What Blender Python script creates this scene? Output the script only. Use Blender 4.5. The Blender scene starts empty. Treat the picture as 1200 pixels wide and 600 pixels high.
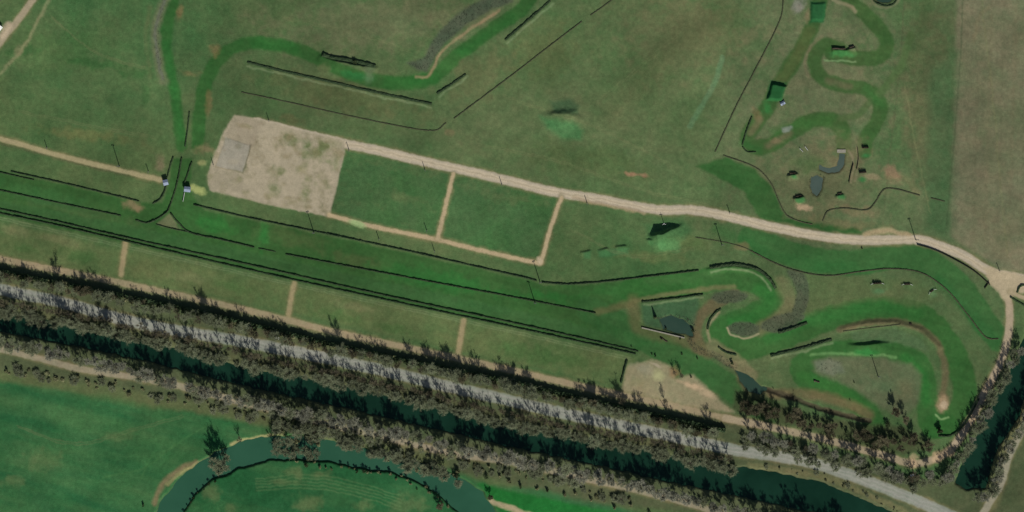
import bpy, bmesh, math, random
import numpy as np
from mathutils import Vector

# ------------------------------------------------------------------ camera, sky, sun, exposure
S = 0.7                                   # metres per unit of the site plan (plan: x right, y down, 1200 x 600)
scene = bpy.context.scene
C = scene.collection
cam_d = bpy.data.cameras.new('camera'); cam = bpy.data.objects.new('camera', cam_d); C.objects.link(cam)
cam.location = (0, 0, 3000); cam.rotation_euler = (0, 0, 0)
cam_d.sensor_width = 36; cam_d.lens = 36 * 3000 / (1200 * S); cam_d.clip_start = 5; cam_d.clip_end = 20000
scene.camera = cam
ELEV = math.radians(36); SX, SY = 0.30, -0.954
world = bpy.data.worlds.new('World'); scene.world = world; world.use_nodes = True
wn = world.node_tree.nodes; bg = wn['Background']
sky = wn.new('ShaderNodeTexSky'); sky.sky_type = 'NISHITA'; sky.sun_disc = False
sky.sun_elevation = ELEV; sky.sun_rotation = math.atan2(SX, SY)
world.node_tree.links.new(sky.outputs['Color'], bg.inputs['Color']); bg.inputs['Strength'].default_value = 0.055
sun_d = bpy.data.lights.new('sun', 'SUN'); sun = bpy.data.objects.new('sun', sun_d); C.objects.link(sun)
sun_d.energy = 4.4; sun_d.angle = math.radians(0.53); sun_d.color = (1.0, 0.965, 0.90)
sun.rotation_euler = Vector((-SX * math.cos(ELEV), -SY * math.cos(ELEV), -math.sin(ELEV))).to_track_quat('-Z', 'Y').to_euler()
scene.render.engine = 'CYCLES'
scene.view_settings.view_transform = 'Standard'; scene.view_settings.look = 'None'
scene.view_settings.exposure = 0.0; scene.view_settings.gamma = 1.0
scene.cycles.filter_width = 1.5
scene.cycles.max_bounces = 4; scene.cycles.diffuse_bounces = 2

rng = np.random.default_rng(7); random.seed(11)
R = random.random
def U(a, b): return a + (b - a) * random.random()
def lin(c):
    return tuple(((v/255)/12.92 if v <= 10 else (((v/255)+0.055)/1.055)**2.4) for v in c)

# ------------------------------------------------------------------ object bookkeeping
def mesh_obj(name, verts, faces, mat, parent=None, smooth=False):
    me = bpy.data.meshes.new(name); me.from_pydata(verts, [], faces); me.update()
    if mat: me.materials.append(mat)
    if smooth: me.polygons.foreach_set('use_smooth', [True] * len(me.polygons))
    o = bpy.data.objects.new(name, me); C.objects.link(o)
    if parent: o.parent = parent
    return o
def tag(o, label=None, cat=None, group=None, kind=None):
    if label: o['label'] = label
    if cat: o['category'] = cat
    if group: o['group'] = group
    if kind: o['kind'] = kind
    return o
def empty(name, loc, rz=0):
    o = bpy.data.objects.new(name, None); o.empty_display_size = 0.5; C.objects.link(o)
    o.location = loc; o.rotation_euler = (0, 0, rz); return o
def copy_tree(o, parent=None):
    c = o.copy(); C.objects.link(c)
    if parent: c.parent = parent
    for ch in list(o.children): copy_tree(ch, c)
    return c
class MB:
    def __init__(s): s.v = []; s.f = []
    def box(s, x0, y0, z0, x1, y1, z1, taper=0.0):
        n = len(s.v); t = taper
        s.v += [(x0, y0, z0), (x1, y0, z0), (x1, y1, z0), (x0, y1, z0), (x0+t, y0+t, z1), (x1-t, y0+t, z1), (x1-t, y1-t, z1), (x0+t, y1-t, z1)]
        s.f += [[n+i for i in q] for q in ((3, 2, 1, 0), (4, 5, 6, 7), (0, 1, 5, 4), (1, 2, 6, 5), (2, 3, 7, 6), (3, 0, 4, 7))]
        return s
    def tube(s, p0, p1, r0, r1, seg=6, cap=True):
        p0 = Vector(p0); p1 = Vector(p1); d = (p1 - p0)
        if d.length < 1e-6: return s
        d.normalize(); a = d.orthogonal().normalized(); b = d.cross(a); n = len(s.v)
        for p, r in ((p0, r0), (p1, r1)):
            for i in range(seg):
                t = 2*math.pi*i/seg; q = p + (a*math.cos(t) + b*math.sin(t))*r; s.v.append((q.x, q.y, q.z))
        for i in range(seg):
            j = (i+1) % seg; s.f.append([n+i, n+j, n+seg+j, n+seg+i])
        if cap: s.f.append([n+seg+i for i in range(seg)]); s.f.append([n+seg-1-i for i in range(seg)])
        return s
    def prism(s, poly, z0, z1):            # poly in xy
        n = len(s.v); k = len(poly)
        s.v += [(x, y, z0) for x, y in poly] + [(x, y, z1) for x, y in poly]
        s.f.append([n+k-1-i for i in range(k)]); s.f.append([n+k+i for i in range(k)])
        for i in range(k):
            j = (i+1) % k; s.f.append([n+i, n+j, n+k+j, n+k+i])
        return s
    def gable(s, x0, y0, x1, y1, z0, z1, th=0.12):   # ridge along x
        ym = (y0+y1)/2; n = len(s.v)
        for x in (x0, x1):
            s.v += [(x, y0, z0), (x, ym, z1), (x, y1, z0), (x, y1, z0-th), (x, ym, z1-th), (x, y0, z0-th)]
        for i in range(6):
            j = (i+1) % 6; s.f.append([n+i, n+6+i, n+6+j, n+j])
        s.f.append([n+i for i in range(6)]); s.f.append([n+11-i for i in range(6)])
        return s
    def build(s, name, mat, parent=None, smooth=False): return mesh_obj(name, s.v, s.f, mat, parent, smooth)

# ------------------------------------------------------------------ materials
def mat_base(name, rough=0.9, spec=0.15):
    m = bpy.data.materials.new(name); m.use_nodes = True
    b = m.node_tree.nodes['Principled BSDF']; b.inputs['Roughness'].default_value = rough
    b.inputs['Specular IOR Level'].default_value = spec
    return m, m.node_tree, b
def noise(nt, scale, detail=4, rough=0.6, vec=None):
    n = nt.nodes.new('ShaderNodeTexNoise'); n.inputs['Scale'].default_value = scale
    n.inputs['Detail'].default_value = detail; n.inputs['Roughness'].default_value = rough
    if vec is not None: nt.links.new(vec, n.inputs['Vector'])
    return n
def ramp(nt, fac, lo, hi, p0=0.3, p1=0.7):
    r = nt.nodes.new('ShaderNodeValToRGB'); nt.links.new(fac, r.inputs['Fac'])
    r.color_ramp.elements[0].position = p0; r.color_ramp.elements[1].position = p1
    r.color_ramp.elements[0].color = (*lo, 1); r.color_ramp.elements[1].color = (*hi, 1); return r
def mul(nt, a, b, fac=1.0):
    m = nt.nodes.new('ShaderNodeMix'); m.data_type = 'RGBA'; m.blend_type = 'MULTIPLY'; m.inputs[0].default_value = fac
    nt.links.new(a, m.inputs[6]); nt.links.new(b, m.inputs[7]); return m.outputs[2]
def ground_mat(name, var, fine, bump=0.3, stretch=1.0):
    m, nt, b = mat_base(name, 0.95, 0.05)
    at = nt.nodes.new('ShaderNodeAttribute'); at.attribute_name = 'tint'
    co = nt.nodes.new('ShaderNodeNewGeometry').outputs['Position']
    n1 = noise(nt, 0.045, 5, 0.65, co); n2 = noise(nt, 0.32, 4, 0.7, co); n3 = noise(nt, 1.0, 3, 0.7, co)
    r1 = ramp(nt, n1.outputs[0], (1-var*1.1, 1-var, 1-var*1.05), (1+var*1.25, 1+var, 1+var*0.95), 0.3, 0.7)
    r2 = ramp(nt, n2.outputs[0], (1-fine,)*3, (1+fine*1.15, 1+fine, 1+fine), 0.28, 0.72)
    r3 = ramp(nt, n3.outputs[0], (1-fine,)*3, (1+fine,)*3, 0.3, 0.7)
    c = mul(nt, mul(nt, mul(nt, at.outputs['Color'], r1.outputs[0]), r2.outputs[0]), r3.outputs[0])
    nt.links.new(c, b.inputs['Base Color'])
    bp = nt.nodes.new('ShaderNodeBump'); bp.inputs['Strength'].default_value = bump; bp.inputs['Distance'].default_value = 0.5
    nt.links.new(n3.outputs[0], bp.inputs['Height']); nt.links.new(bp.outputs[0], b.inputs['Normal'])
    return m
def obj_mat(name, lo, hi, scale=1.5, rough=0.85, spec=0.15, metal=0.0):
    m, nt, b = mat_base(name, rough, spec); b.inputs['Metallic'].default_value = metal
    co = nt.nodes.new('ShaderNodeNewGeometry').outputs['Position']
    n = noise(nt, scale, 4, 0.65, co); r = ramp(nt, n.outputs[0], lo, hi)
    nt.links.new(r.outputs[0], b.inputs['Base Color']); return m
def tree_mat(name, lo, hi, var=0.35):      # each individual a little lighter or darker
    m, nt, b = mat_base(name, 0.9, 0.08)
    co = nt.nodes.new('ShaderNodeNewGeometry').outputs['Position']
    n = noise(nt, 0.45, 4, 0.7, co); r = ramp(nt, n.outputs[0], lo, hi)
    oi = nt.nodes.new('ShaderNodeObjectInfo'); r2 = ramp(nt, oi.outputs['Random'], (1-var, 1-var, 1-var*1.1), (1+var, 1+var*0.9, 1+var*0.8), 0, 1)
    nt.links.new(mul(nt, r.outputs[0], r2.outputs[0]), b.inputs['Base Color']); return m
def water_mat(name, c0, c1):
    m, nt, b = mat_base(name, 0.12, 0.2)
    co = nt.nodes.new('ShaderNodeNewGeometry').outputs['Position']
    n = noise(nt, 0.03, 4, 0.6, co); r = ramp(nt, n.outputs[0], c0, c1); nt.links.new(r.outputs[0], b.inputs['Base Color'])
    n2 = noise(nt, 0.8, 3, 0.6, co); bp = nt.nodes.new('ShaderNodeBump'); bp.inputs['Strength'].default_value = 0.05
    nt.links.new(n2.outputs[0], bp.inputs['Height']); nt.links.new(bp.outputs[0], b.inputs['Normal']); return m
M = {
 'grass': ground_mat('meadow_grass', 0.13, 0.13), 'turf': ground_mat('mown_turf', 0.08, 0.07, 0.15),
 'dirt': ground_mat('pale_earth', 0.07, 0.10, 0.2), 'gravel': ground_mat('grey_gravel', 0.10, 0.10, 0.2),
 'hedge': obj_mat('hedge_leaf', (0.018, 0.036, 0.016), (0.045, 0.072, 0.030), 0.7),
 'hedge_dry': obj_mat('hedge_dry', (0.035, 0.045, 0.022), (0.075, 0.08, 0.042), 1.0),
 'brush': obj_mat('birch_brush', (0.05, 0.045, 0.025), (0.12, 0.10, 0.06), 2.0),
 'wood': obj_mat('grey_wood', (0.12, 0.09, 0.06), (0.22, 0.18, 0.13), 2.0),
 'darkwood': obj_mat('dark_timber', (0.035, 0.03, 0.02), (0.075, 0.06, 0.042), 1.2),
 'steel': obj_mat('galvanised_steel', (0.10, 0.10, 0.10), (0.2, 0.2, 0.2), 0.8, 0.5, 0.5, 0.6),
 'white': obj_mat('white_paint', (0.6, 0.6, 0.57), (0.8, 0.8, 0.78), 0.9, 0.6),
 'roofgrey': obj_mat('pale_roof_sheet', (0.16, 0.20, 0.28), (0.28, 0.33, 0.42), 0.9, 0.6),
 'blue': obj_mat('blue_boards', (0.035, 0.055, 0.11), (0.07, 0.10, 0.19), 1.1, 0.6),
 'glass': obj_mat('dark_glass', (0.01, 0.015, 0.02), (0.03, 0.035, 0.04), 0.5, 0.1, 0.5),
 'stone': obj_mat('pale_stone', (0.20, 0.19, 0.15), (0.33, 0.31, 0.25), 1.2),
 'bark': obj_mat('bark', (0.05, 0.042, 0.032), (0.12, 0.10, 0.08), 1.5),
 'twig_olive': tree_mat('olive_twigs', (0.115, 0.138, 0.078), (0.19, 0.21, 0.132), 0.24),
 'twig_grey': tree_mat('grey_twigs', (0.145, 0.152, 0.112), (0.235, 0.238, 0.182), 0.26),
 'twig_brown': tree_mat('brown_twigs', (0.06, 0.058, 0.034), (0.13, 0.12, 0.072)),
 'leaf_dark': tree_mat('dark_leaves', (0.022, 0.038, 0.018), (0.06, 0.085, 0.036)),
 'leaf_olive': tree_mat('olive_leaves', (0.10, 0.115, 0.055), (0.22, 0.225, 0.12)),
 'reed': tree_mat('dry_reed', (0.075, 0.10, 0.065), (0.125, 0.15, 0.10)),
 'canal': water_mat('canal_water', (0.004, 0.020, 0.011), (0.009, 0.038, 0.022)),
 'river': water_mat('river_water', (0.022, 0.082, 0.046), (0.030, 0.102, 0.058)),
 'pond_shallow': water_mat('shallow_pond_water', (0.055, 0.085, 0.07), (0.085, 0.115, 0.095)),
 'pond': water_mat('pond_water', (0.018, 0.048, 0.034), (0.036, 0.066, 0.046)),
}

# ------------------------------------------------------------------ the terrain sheet: height, tint and class per grid point
ax = np.concatenate([np.arange(-260, 0, 5.0), np.arange(0, 1200, 1.0), np.arange(1200, 1461, 5.0)])
ay = np.concatenate([np.arange(-260, 0, 5.0), np.arange(0, 600, 1.0), np.arange(600, 861, 5.0)])
NX, NY = len(ax), len(ay)
GX, GY = np.meshgrid(ax, ay)
def vnoise(scale, octaves=4, seed=0, stretch=(1, 1), rot=0.0):
    r = np.random.default_rng(seed); out = np.zeros_like(GX); amp = 1.0; tot = 0
    c, s = math.cos(rot), math.sin(rot)
    bx = (GX*c + GY*s)/stretch[0]; by = (-GX*s + GY*c)/stretch[1]
    for o in range(octaves):
        L = r.random((256, 256)); u = bx/scale + 1000; v = by/scale + 1000
        iu = np.floor(u).astype(int); iv = np.floor(v).astype(int); fu = u-iu; fv = v-iv
        fu = fu*fu*(3-2*fu); fv = fv*fv*(3-2*fv)
        a = L[iv % 256, iu % 256]; b = L[iv % 256, (iu+1) % 256]; d = L[(iv+1) % 256, iu % 256]; e = L[(iv+1) % 256, (iu+1) % 256]
        out += amp*((a*(1-fu)+b*fu)*(1-fv) + (d*(1-fu)+e*fu)*fv); tot += amp; amp *= 0.55; scale /= 2.0
    return out/tot - 0.5
WX = GX + 4*vnoise(9, 3, 1); WY = GY + 4*vnoise(9, 3, 2)         # wobbly edges
FX = GX + 1.6*vnoise(5, 2, 3); FY = GY + 1.6*vnoise(5, 2, 4)     # crisper edges
H = 0.5*vnoise(120, 3, 5) + 0.25*vnoise(18, 3, 6)
col = np.zeros((NY, NX, 3)); cls = np.zeros((NY, NX), np.int8)

def spline(p, n=6, closed=False):
    p = [np.array(q, float) for q in p]
    if len(p) < 3: return np.array(p)
    q = ([p[-1]]+p+[p[0], p[1]]) if closed else ([2*p[0]-p[1]]+p+[2*p[-1]-p[-2]])
    out = []
    for i in range(1, len(q)-2):
        for k in range(n):
            t = k/n; a, b, c, d = q[i-1:i+3]
            out.append(0.5*((2*b)+(c-a)*t+(2*a-5*b+4*c-d)*t*t+(3*b-a-3*c+d)*t**3))
    if not closed: out.append(p[-1])
    return np.array(out)
def window(pts, pad):
    x0, y0 = pts.min(0)-pad; x1, y1 = pts.max(0)+pad
    return (slice(max(0, np.searchsorted(ay, y0)-1), np.searchsorted(ay, y1)+1), slice(max(0, np.searchsorted(ax, x0)-1), np.searchsorted(ax, x1)+1))
def line_dist(pts, X, Y):
    d = np.full(X.shape, 1e9)
    for (x0, y0), (x1, y1) in zip(pts[:-1], pts[1:]):
        dx, dy = x1-x0, y1-y0; L = dx*dx+dy*dy+1e-9
        t = np.clip(((X-x0)*dx+(Y-y0)*dy)/L, 0, 1)
        d = np.minimum(d, (X-x0-t*dx)**2+(Y-y0-t*dy)**2)
    return np.sqrt(d)
def poly_sd(pts, X, Y):
    P = np.vstack([pts, pts[:1]]); d = line_dist(P, X, Y); ins = np.zeros(X.shape, bool)
    for (x0, y0), (x1, y1) in zip(P[:-1], P[1:]):
        if y0 == y1: continue
        c = ((y0 > Y) != (y1 > Y)) & (X < (x1-x0)*(Y-y0)/(y1-y0)+x0); ins ^= c
    return np.where(ins, -d, d)
def ss(e0, e1, x):
    t = np.clip((x-e0)/(e1-e0), 0, 1); return t*t*(3-2*t)
def blend(w, m, c, k=None):
    m3 = m[..., None]; col[w] = col[w]*(1-m3)+np.array(c)*m3
    if k is not None: cls[w] = np.where(m > 0.5, k, cls[w])
def paint_line(p, width, rgb, soft=2.0, s=1.0, k=None, curve=True, warp=True, width2=None):
    pts = spline(p) if curve else np.array(p, float)
    w = window(pts, width+soft+4); X, Y = (WX[w], WY[w]) if warp else (FX[w], FY[w])
    d = line_dist(pts, X, Y)
    blend(w, s*(1-ss(width/2-soft/2, width/2+soft/2, d)), lin(rgb), k)
def paint_poly(p, rgb, soft=3.0, s=1.0, k=None, curve=False, warp=True, tex=None):
    pts = spline(p, 5, True) if curve else np.array(p, float)
    w = window(pts, soft+4); X, Y = (WX[w], WY[w]) if warp else (FX[w], FY[w])
    m = s*(1-ss(-soft/2, soft/2, poly_sd(pts, X, Y)))
    if tex is not None: m = m*tex[w]
    blend(w, m, lin(rgb), k)
def paint_spot(x, y, rx, ry, rgb, s=1.0, rot=0.0, tex=None):
    r = max(rx, ry)*1.6; w = window(np.array([[x-r, y-r], [x+r, y+r]]), 2); X, Y = WX[w]-x, WY[w]-y
    c, q = math.cos(rot), math.sin(rot); u = (X*c+Y*q)/rx; v = (-X*q+Y*c)/ry
    m = s*(1-ss(0.25, 1.25, np.sqrt(u*u+v*v)+1.5*n_spot[w]))
    if tex is not None: m = m*tex[w]
    blend(w, m, lin(rgb))

GRASS, TURF, DIRT, ROAD = 0, 1, 2, 3
n_spot = vnoise(9, 4, 31)
n_big = vnoise(150, 4, 20); n_mid = vnoise(45, 4, 21); n_str = vnoise(26, 4, 22, (4, 0.7), 0.25); n_fin = vnoise(8, 3, 23)
streak = vnoise(30, 4, 24, (3.5, 0.6), -0.75)
dry = np.clip(0.5 + 1.1*n_big + 0.9*n_mid + 0.4*n_fin, 0, 1)
# --- broad fields
def field(c_green, c_dry, d): return np.array(lin(c_green))*(1-d[..., None]) + np.array(lin(c_dry))*d[..., None]
left = field((58, 88, 52), (82, 98, 62), np.clip(dry*0.8, 0, 1))
mid = field((61, 89, 52), (84, 97, 64), np.clip(dry*1.0, 0, 1))
right = field((65, 88, 54), (88, 97, 68), np.clip(dry*1.05, 0, 1))
t1 = ss(170, 330, GX + 30*n_mid)[..., None]; t2 = ss(820, 900, GX + 30*n_mid)[..., None]
col[:] = left*(1-t1) + (mid*(1-t2)+right*t2)*t1
t3 = ss(150, 260, GY - 0.2*GX + 90 + 25*n_mid)[..., None]*0.6
col[:] = col*(1-t3) + field((58, 86, 50), (76, 92, 56), dry)*t3
for x, y, rx, ry, c, s_, r_ in ((450, 25, 150, 40, (92, 98, 69), .8, -.1), (400, 112, 110, 22, (84, 90, 58), .6, .22), (560, 90, 50, 30, (86, 90, 60), .6, -.6), (970, 90, 90, 90, (93, 97, 70), .8, 0), (960, 215, 90, 50, (94, 95, 68), .7, .1), (800, 40, 90, 60, (90, 93, 64), .6, 0), (690, 190, 90, 22, (72, 88, 52), .5, .2), (1085, 120, 40, 120, (86, 86, 60), .6, 0), (640, 60, 40, 40, (82, 90, 56), .5, 0)): paint_spot(x, y, rx, ry, c, s_, r_)
paint_poly([(1128, -260), (1460, -260), (1460, 330), (1175, 318), (1112, 275), (1118, 150)], (104, 102, 79), 8, 0.9, tex=np.clip(0.85+0.9*n_mid, 0, 1))
paint_poly([(1090, 80), (1122, 60), (1116, 280), (1085, 270)], (58, 88, 55), 18, 0.6)
paint_line([(1129, -260), (1128, 0), (1121, 130), (1108, 275)], 1.5, (60, 74, 50), 2, 0.5, warp=False)
paint_line([(1060, 0), (1055, 75), (1044, 170), (1035, 250)], 1.6, (70, 76, 52), 2, 0.5)
paint_line([(1160, 8), (1147, 20), (1141, 48)], 4, (112, 104, 78), 4, 0.5)
paint_line([(1085, 0), (1072, 60), (1030, 110)], 12, (68, 84, 52), 12, 0.55)
for i in range(9): paint_line([(1150+i*14, -20), (1140+i*14, 280)], 3, (104, 95, 72) if i % 2 else (84, 84, 62), 6, 0.22)
# meadow south of the canal
MEADOW = [(-260, 395), (0, 447), (60, 452), (110, 468), (180, 480), (230, 482), (300, 488), (340, 505), (420, 522), (520, 545), (575, 570), (640, 572), (720, 592), (760, 605), (1000, 700), (1000, 860), (-260, 860)]
paint_poly(MEADOW, (36, 82, 48), 8, 1.0)
mm = (1-ss(-4, 4, poly_sd(np.array(MEADOW, float), WX, WY)))
w_all = (slice(None), slice(None))
blend(w_all, mm*np.clip(0.3+1.4*n_str+0.5*n_mid, 0, 1)*0.75, lin((72, 104, 62)))
blend(w_all, mm*np.clip(-0.1-1.6*n_mid, 0, 1)*0.8, lin((28, 78, 42)))
for x, y, rx, ry, s in ((50, 538, 22, 14, .35), (140, 510, 22, 8, .3), (15, 565, 14, 8, .4), (345, 553, 14, 8, .55), (375, 556, 12, 6, .5), (360, 590, 18, 12, .55), (430, 592, 14, 8, .5), (250, 578, 14, 10, .5), (270, 596, 12, 6, .4), (478, 590, 22, 14, .4), (330, 565, 20, 4, .4)):
    paint_spot(x, y, rx, ry, (100, 108, 70), s*.85, 0.0)
for k in range(5):
    paint_line([(300, 562+k*3), (360, 556+k*4), (420, 566+k*4), (470, 582+k*4)], 1.5, (100, 124, 80), 1.8, 0.28)
paint_line([(165, 560), (178, 535), (190, 530), (240, 500)], 2, (64, 104, 60), 2, 0.4)
paint_line([(120, 560), (170, 548), (205, 520)], 2, (66, 100, 58), 2, 0.3)
paint_poly([(560, 566), (600, 575), (660, 588), (720, 600), (760, 612), (640, 640), (585, 600)], (30, 92, 40), 6)
paint_line([(576, 588), (600, 596), (640, 612)], 6, (168, 154, 122), 4, 0.9)
paint_poly([(1174, 585), (1190, 552), (1210, 535), (1300, 500), (1300, 700), (1150, 700), (1160, 610)], (38, 92, 46), 6)
# pale rough strip between the double hedge and the towpath
paint_poly([(-260, 205), (0, 262), (300, 326), (480, 362), (600, 388), (745, 420), (730, 456), (600, 425), (300, 356), (0, 300), (-260, 245)], (84, 97, 60), 8, 0.9, tex=np.clip(0.85+1.0*n_mid+0.5*n_fin, 0, 1))
for x, y, rx, ry in ((90, 300, 30, 8), (270, 335, 26, 8), (400, 372, 34, 9), (620, 415, 50, 12), (660, 420, 40, 12), (30, 292, 16, 5), (460, 385, 30, 7)):
    paint_spot(x, y, rx, ry, (64, 90, 50), 0.7, 0.2)
for x, y, rx, ry in ((15, 270, 26, 8), (75, 282, 30, 7), (220, 325, 32, 7), (420, 360, 30, 6)):
    paint_spot(x, y, rx, ry, (102, 106, 72), 0.5, 0.2)
# wooded canal corridor
paint_poly([(-260, 252), (0, 306), (300, 368), (600, 436), (840, 488), (1000, 540), (1080, 562), (1130, 560), (1200, 410), (1260, 300), (1400, 340), (1200, 620), (1150, 690), (1000, 625), (800, 600), (700, 590), (560, 558), (300, 492), (180, 470), (0, 438), (-260, 385)], (72, 79, 55), 10, 0.9)
paint_line([(0, 357), (150, 388), (300, 424), (450, 456), (600, 491), (800, 530)], 12, (84, 88, 60), 6, 0.7)
paint_line([(-260, 395), (0, 440), (100, 455), (200, 472), (300, 492), (420, 518), (520, 545)], 12, (82, 90, 58), 8, 0.8, )
paint_line([(880, 545), (967, 560), (1020, 582), (1060, 600)], 7, (106, 104, 72), 5, 0.7)
paint_line([(1205, 470), (1190, 505), (1172, 545), (1160, 590)], 18, (98, 100, 68), 8, 0.8)
# --- mown turf of the courses
TU = (48, 82, 41); TB = (44, 85, 40)
paint_poly([(-260, 150), (0, 200), (100, 222), (165, 238), (190, 238), (197, 215), (203, 185), (226, 185), (222, 225), (240, 246), (300, 259), (450, 290), (600, 324), (640, 334), (700, 333), (760, 326), (822, 318), (822, 345), (752, 353), (700, 372), (760, 400), (745, 413), (600, 383), (300, 319), (0, 252), (-260, 196)], TU, 4, 0.95, TURF)
for x, y, rx, ry, r_, c, s in ((340, 278, 45, 12, .2, (70, 86, 50), .6), (420, 305, 40, 9, .2, (72, 84, 50), .6), (100, 250, 90, 9, .2, (66, 84, 50), .5), (500, 325, 70, 14, .2, (40, 92, 42), .7), (650, 348, 60, 8, .1, (40, 94, 42), .7), (250, 262, 26, 12, .3, (44, 96, 44), .8), (310, 275, 8, 18, .2, (36, 104, 46), .6), (60, 236, 60, 8, .2, (52, 86, 48), .6), (720, 340, 60, 7, -.1, (50, 94, 46), .6), (640, 378, 60, 7, .2, (44, 92, 44), .6), (40, 222, 70, 7, .2, (50, 88, 46), .7)):
    paint_spot(x, y, rx, ry, c, s, r_)
for p, wd, c in (
    ([(-20, 238), (150, 271), (300, 304), (450, 337), (600, 369), (740, 403)], 13, (52, 84, 46)),
    ([(690, 362), (740, 388), (780, 410), (830, 438), (880, 470), (900, 482)], 30, (50, 88, 46)),
    ([(740, 340), (800, 333), (850, 326), (885, 330), (904, 346), (898, 362), (875, 374), (850, 384), (843, 398), (858, 408), (890, 404), (930, 390), (975, 372), (1030, 362), (1078, 370), (1108, 398), (1128, 440), (1128, 475), (1112, 496), (1095, 500)], 29, TB),
    ([(1110, 498), (1090, 498), (1086, 465), (1078, 428), (1045, 412), (1000, 410), (955, 418), (938, 432), (950, 448), (985, 462), (1012, 478), (1025, 496)], 25, TB),
    ([(880, 278), (905, 290), (950, 304), (1000, 308), (1055, 300), (1095, 312), (1130, 342), (1158, 382), (1172, 398)], 30, (46, 86, 44)),
    ([(204, -60), (203, 0), (195, 40), (198, 80), (207, 120), (212, 172)], 13, TB),
    ([(232, 172), (236, 120), (246, 86), (266, 60), (300, 50), (345, 57), (378, 72), (420, 90), (470, 98), (508, 90), (540, 62), (580, 32), (612, 10), (640, -30)], 16, TB),
    ([(970, -30), (990, -4), (1020, 22), (1039, 48), (1030, 66), (1002, 68), (975, 62)], 18, (50, 80, 40)),
    ([(985, 58), (964, 52), (954, 72), (964, 92), (990, 101), (1016, 105), (1031, 122), (1028, 142), (1016, 160), (1013, 178)], 17, (50, 80, 40)),
    ([(965, -10), (950, 35), (930, 72), (912, 100), (895, 132), (877, 158), (883, 172), (902, 170), (925, 156), (950, 142), (974, 140), (988, 154), (989, 172)], 18, (50, 80, 40)),
    ([(1030, 110), (1055, 78), (1068, 40)], 9, (68, 88, 52)), ([(985, 138), (1005, 135), (1020, 118)], 8, (68, 88, 52))):
    paint_line(p, wd, c, 4.5, 0.86, TURF)
for p, wd, c in (([(900, 396), (960, 374), (1030, 360), (1075, 368)], 14, (42, 98, 44)), ([(890, 338), (903, 350), (888, 368), (860, 378)], 14, (38, 100, 42)), ([(760, 330), (840, 322)], 10, (62, 94, 52)),
    ([(1060, 418), (1080, 440), (1086, 470)], 12, (36, 100, 42)), ([(940, 440), (985, 458), (1010, 474)], 12, (46, 98, 42)), ([(840, 268), (900, 298), (960, 312), (1000, 312)], 12, (44, 92, 46)),
    ([(196, 50), (205, 110), (212, 160)], 8, (36, 94, 42)), ([(300, 50), (345, 57)], 12, (36, 94, 40)), ([(455, 97), (510, 92)], 13, (36, 94, 40)), ([(540, 62), (600, 20)], 9, (40, 94, 42)),
    ([(1100, 330), (1140, 372), (1165, 400)], 14, (40, 86, 44)), ([(910, 154), (950, 142), (972, 140)], 12, (48, 92, 42)), ([(1016, 104), (1031, 122)], 9, (46, 92, 44)), ([(870, 168), (890, 174)], 8, (40, 92, 44))):
    paint_line(p, wd, c, 9, 0.42)
paint_line([(949, 36), (930, 72), (914, 96)], 13, (70, 80, 46), 6, 0.7); paint_line([(890, 140), (880, 155)], 8, (96, 92, 66), 6, 0.6); paint_line([(900, 171), (925, 157)], 7, (92, 86, 64), 7, 0.6); paint_line([(970, 94), (995, 102)], 8, (86, 82, 60), 6, 0.6)
paint_poly([(816, 195), (850, 184), (884, 198), (904, 218), (921, 256), (1008, 268), (1012, 276), (960, 270), (890, 256), (872, 226), (845, 210)], (44, 82, 40), 5, 0.9, TURF)
for p, wd in (([(405, 175), (527, 203), (513, 280), (388, 250)], 0), ([(535, 205), (652, 230), (630, 305), (518, 281)], 0)):
    paint_poly(p, (60, 88, 53), 4, 0.9); paint_poly(p, (50, 88, 46), 16, 0.6, tex=np.clip(0.3+3.0*n_mid, 0, 1)); paint_poly(p, (82, 94, 60), 6, 0.5, tex=np.clip(-0.1+3.0*n_str+2*n_fin, 0, 1))
# --- tall dry growth, worn ground, banks
REEDS = [
 [(476, 74), (488, 82), (500, 84), (508, 70), (520, 52), (545, 30), (575, 12), (600, 2), (600, -10), (570, -4), (545, 10), (520, 30), (505, 52), (498, 66), (486, 72)],
 [(192, -10), (186, 14), (180, 36), (181, 60), (188, 92), (192, 90), (188, 60), (186, 38), (191, 16), (198, -8)],
 [(833, 348), (845, 342), (862, 341), (876, 346), (872, 352), (855, 356), (838, 354)],
 [(853, 384), (862, 378), (876, 377), (889, 382), (888, 390), (874, 394), (860, 392)],
 [(890, 382), (910, 370), (930, 366), (944, 372), (925, 386), (905, 390)],
 [(922, 318), (940, 318), (948, 340), (944, 366), (928, 366), (934, 342)],
 [(955, 424), (970, 420), (985, 424), (990, 436), (975, 440), (958, 434)],
 [(950, 203), (966, 202), (968, 214), (962, 232), (952, 232), (947, 216)],
 [(808, 395), (816, 404), (840, 414), (858, 424), (864, 432), (856, 432), (838, 420), (815, 412), (806, 402)],
 [(768, 372), (776, 369), (790, 368), (806, 372), (815, 381), (814, 394), (808, 396), (810, 384), (800, 376), (784, 373), (776, 376)],
]
paint_poly(REEDS[0], (68, 78, 60), 5); paint_line([(487, 91), (501, 89), (509, 78), (517, 62), (545, 38), (585, 12)], 3, (136, 120, 90), 3, 0.7)
paint_line([(199, -10), (183, 28), (184, 62), (192, 95)], 11, (98, 102, 76), 6, 0.6); paint_line([(198, -10), (188, 14), (182, 36), (184, 62), (190, 92)], 4, (88, 94, 78), 3, 0.9)
paint_line([(176, 10), (171, 40), (176, 90)], 5, (84, 96, 62), 5, 0.5)
paint_line([(820, 408), (815, 390), (820, 372), (838, 356), (860, 346)], 14, (92, 84, 60), 5, 0.85)
paint_line([(745, 352), (800, 342), (860, 336)], 5, (100, 98, 66), 4, 0.7); paint_line([(700, 366), (740, 355)], 8, (98, 92, 62), 6, 0.5)
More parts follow.
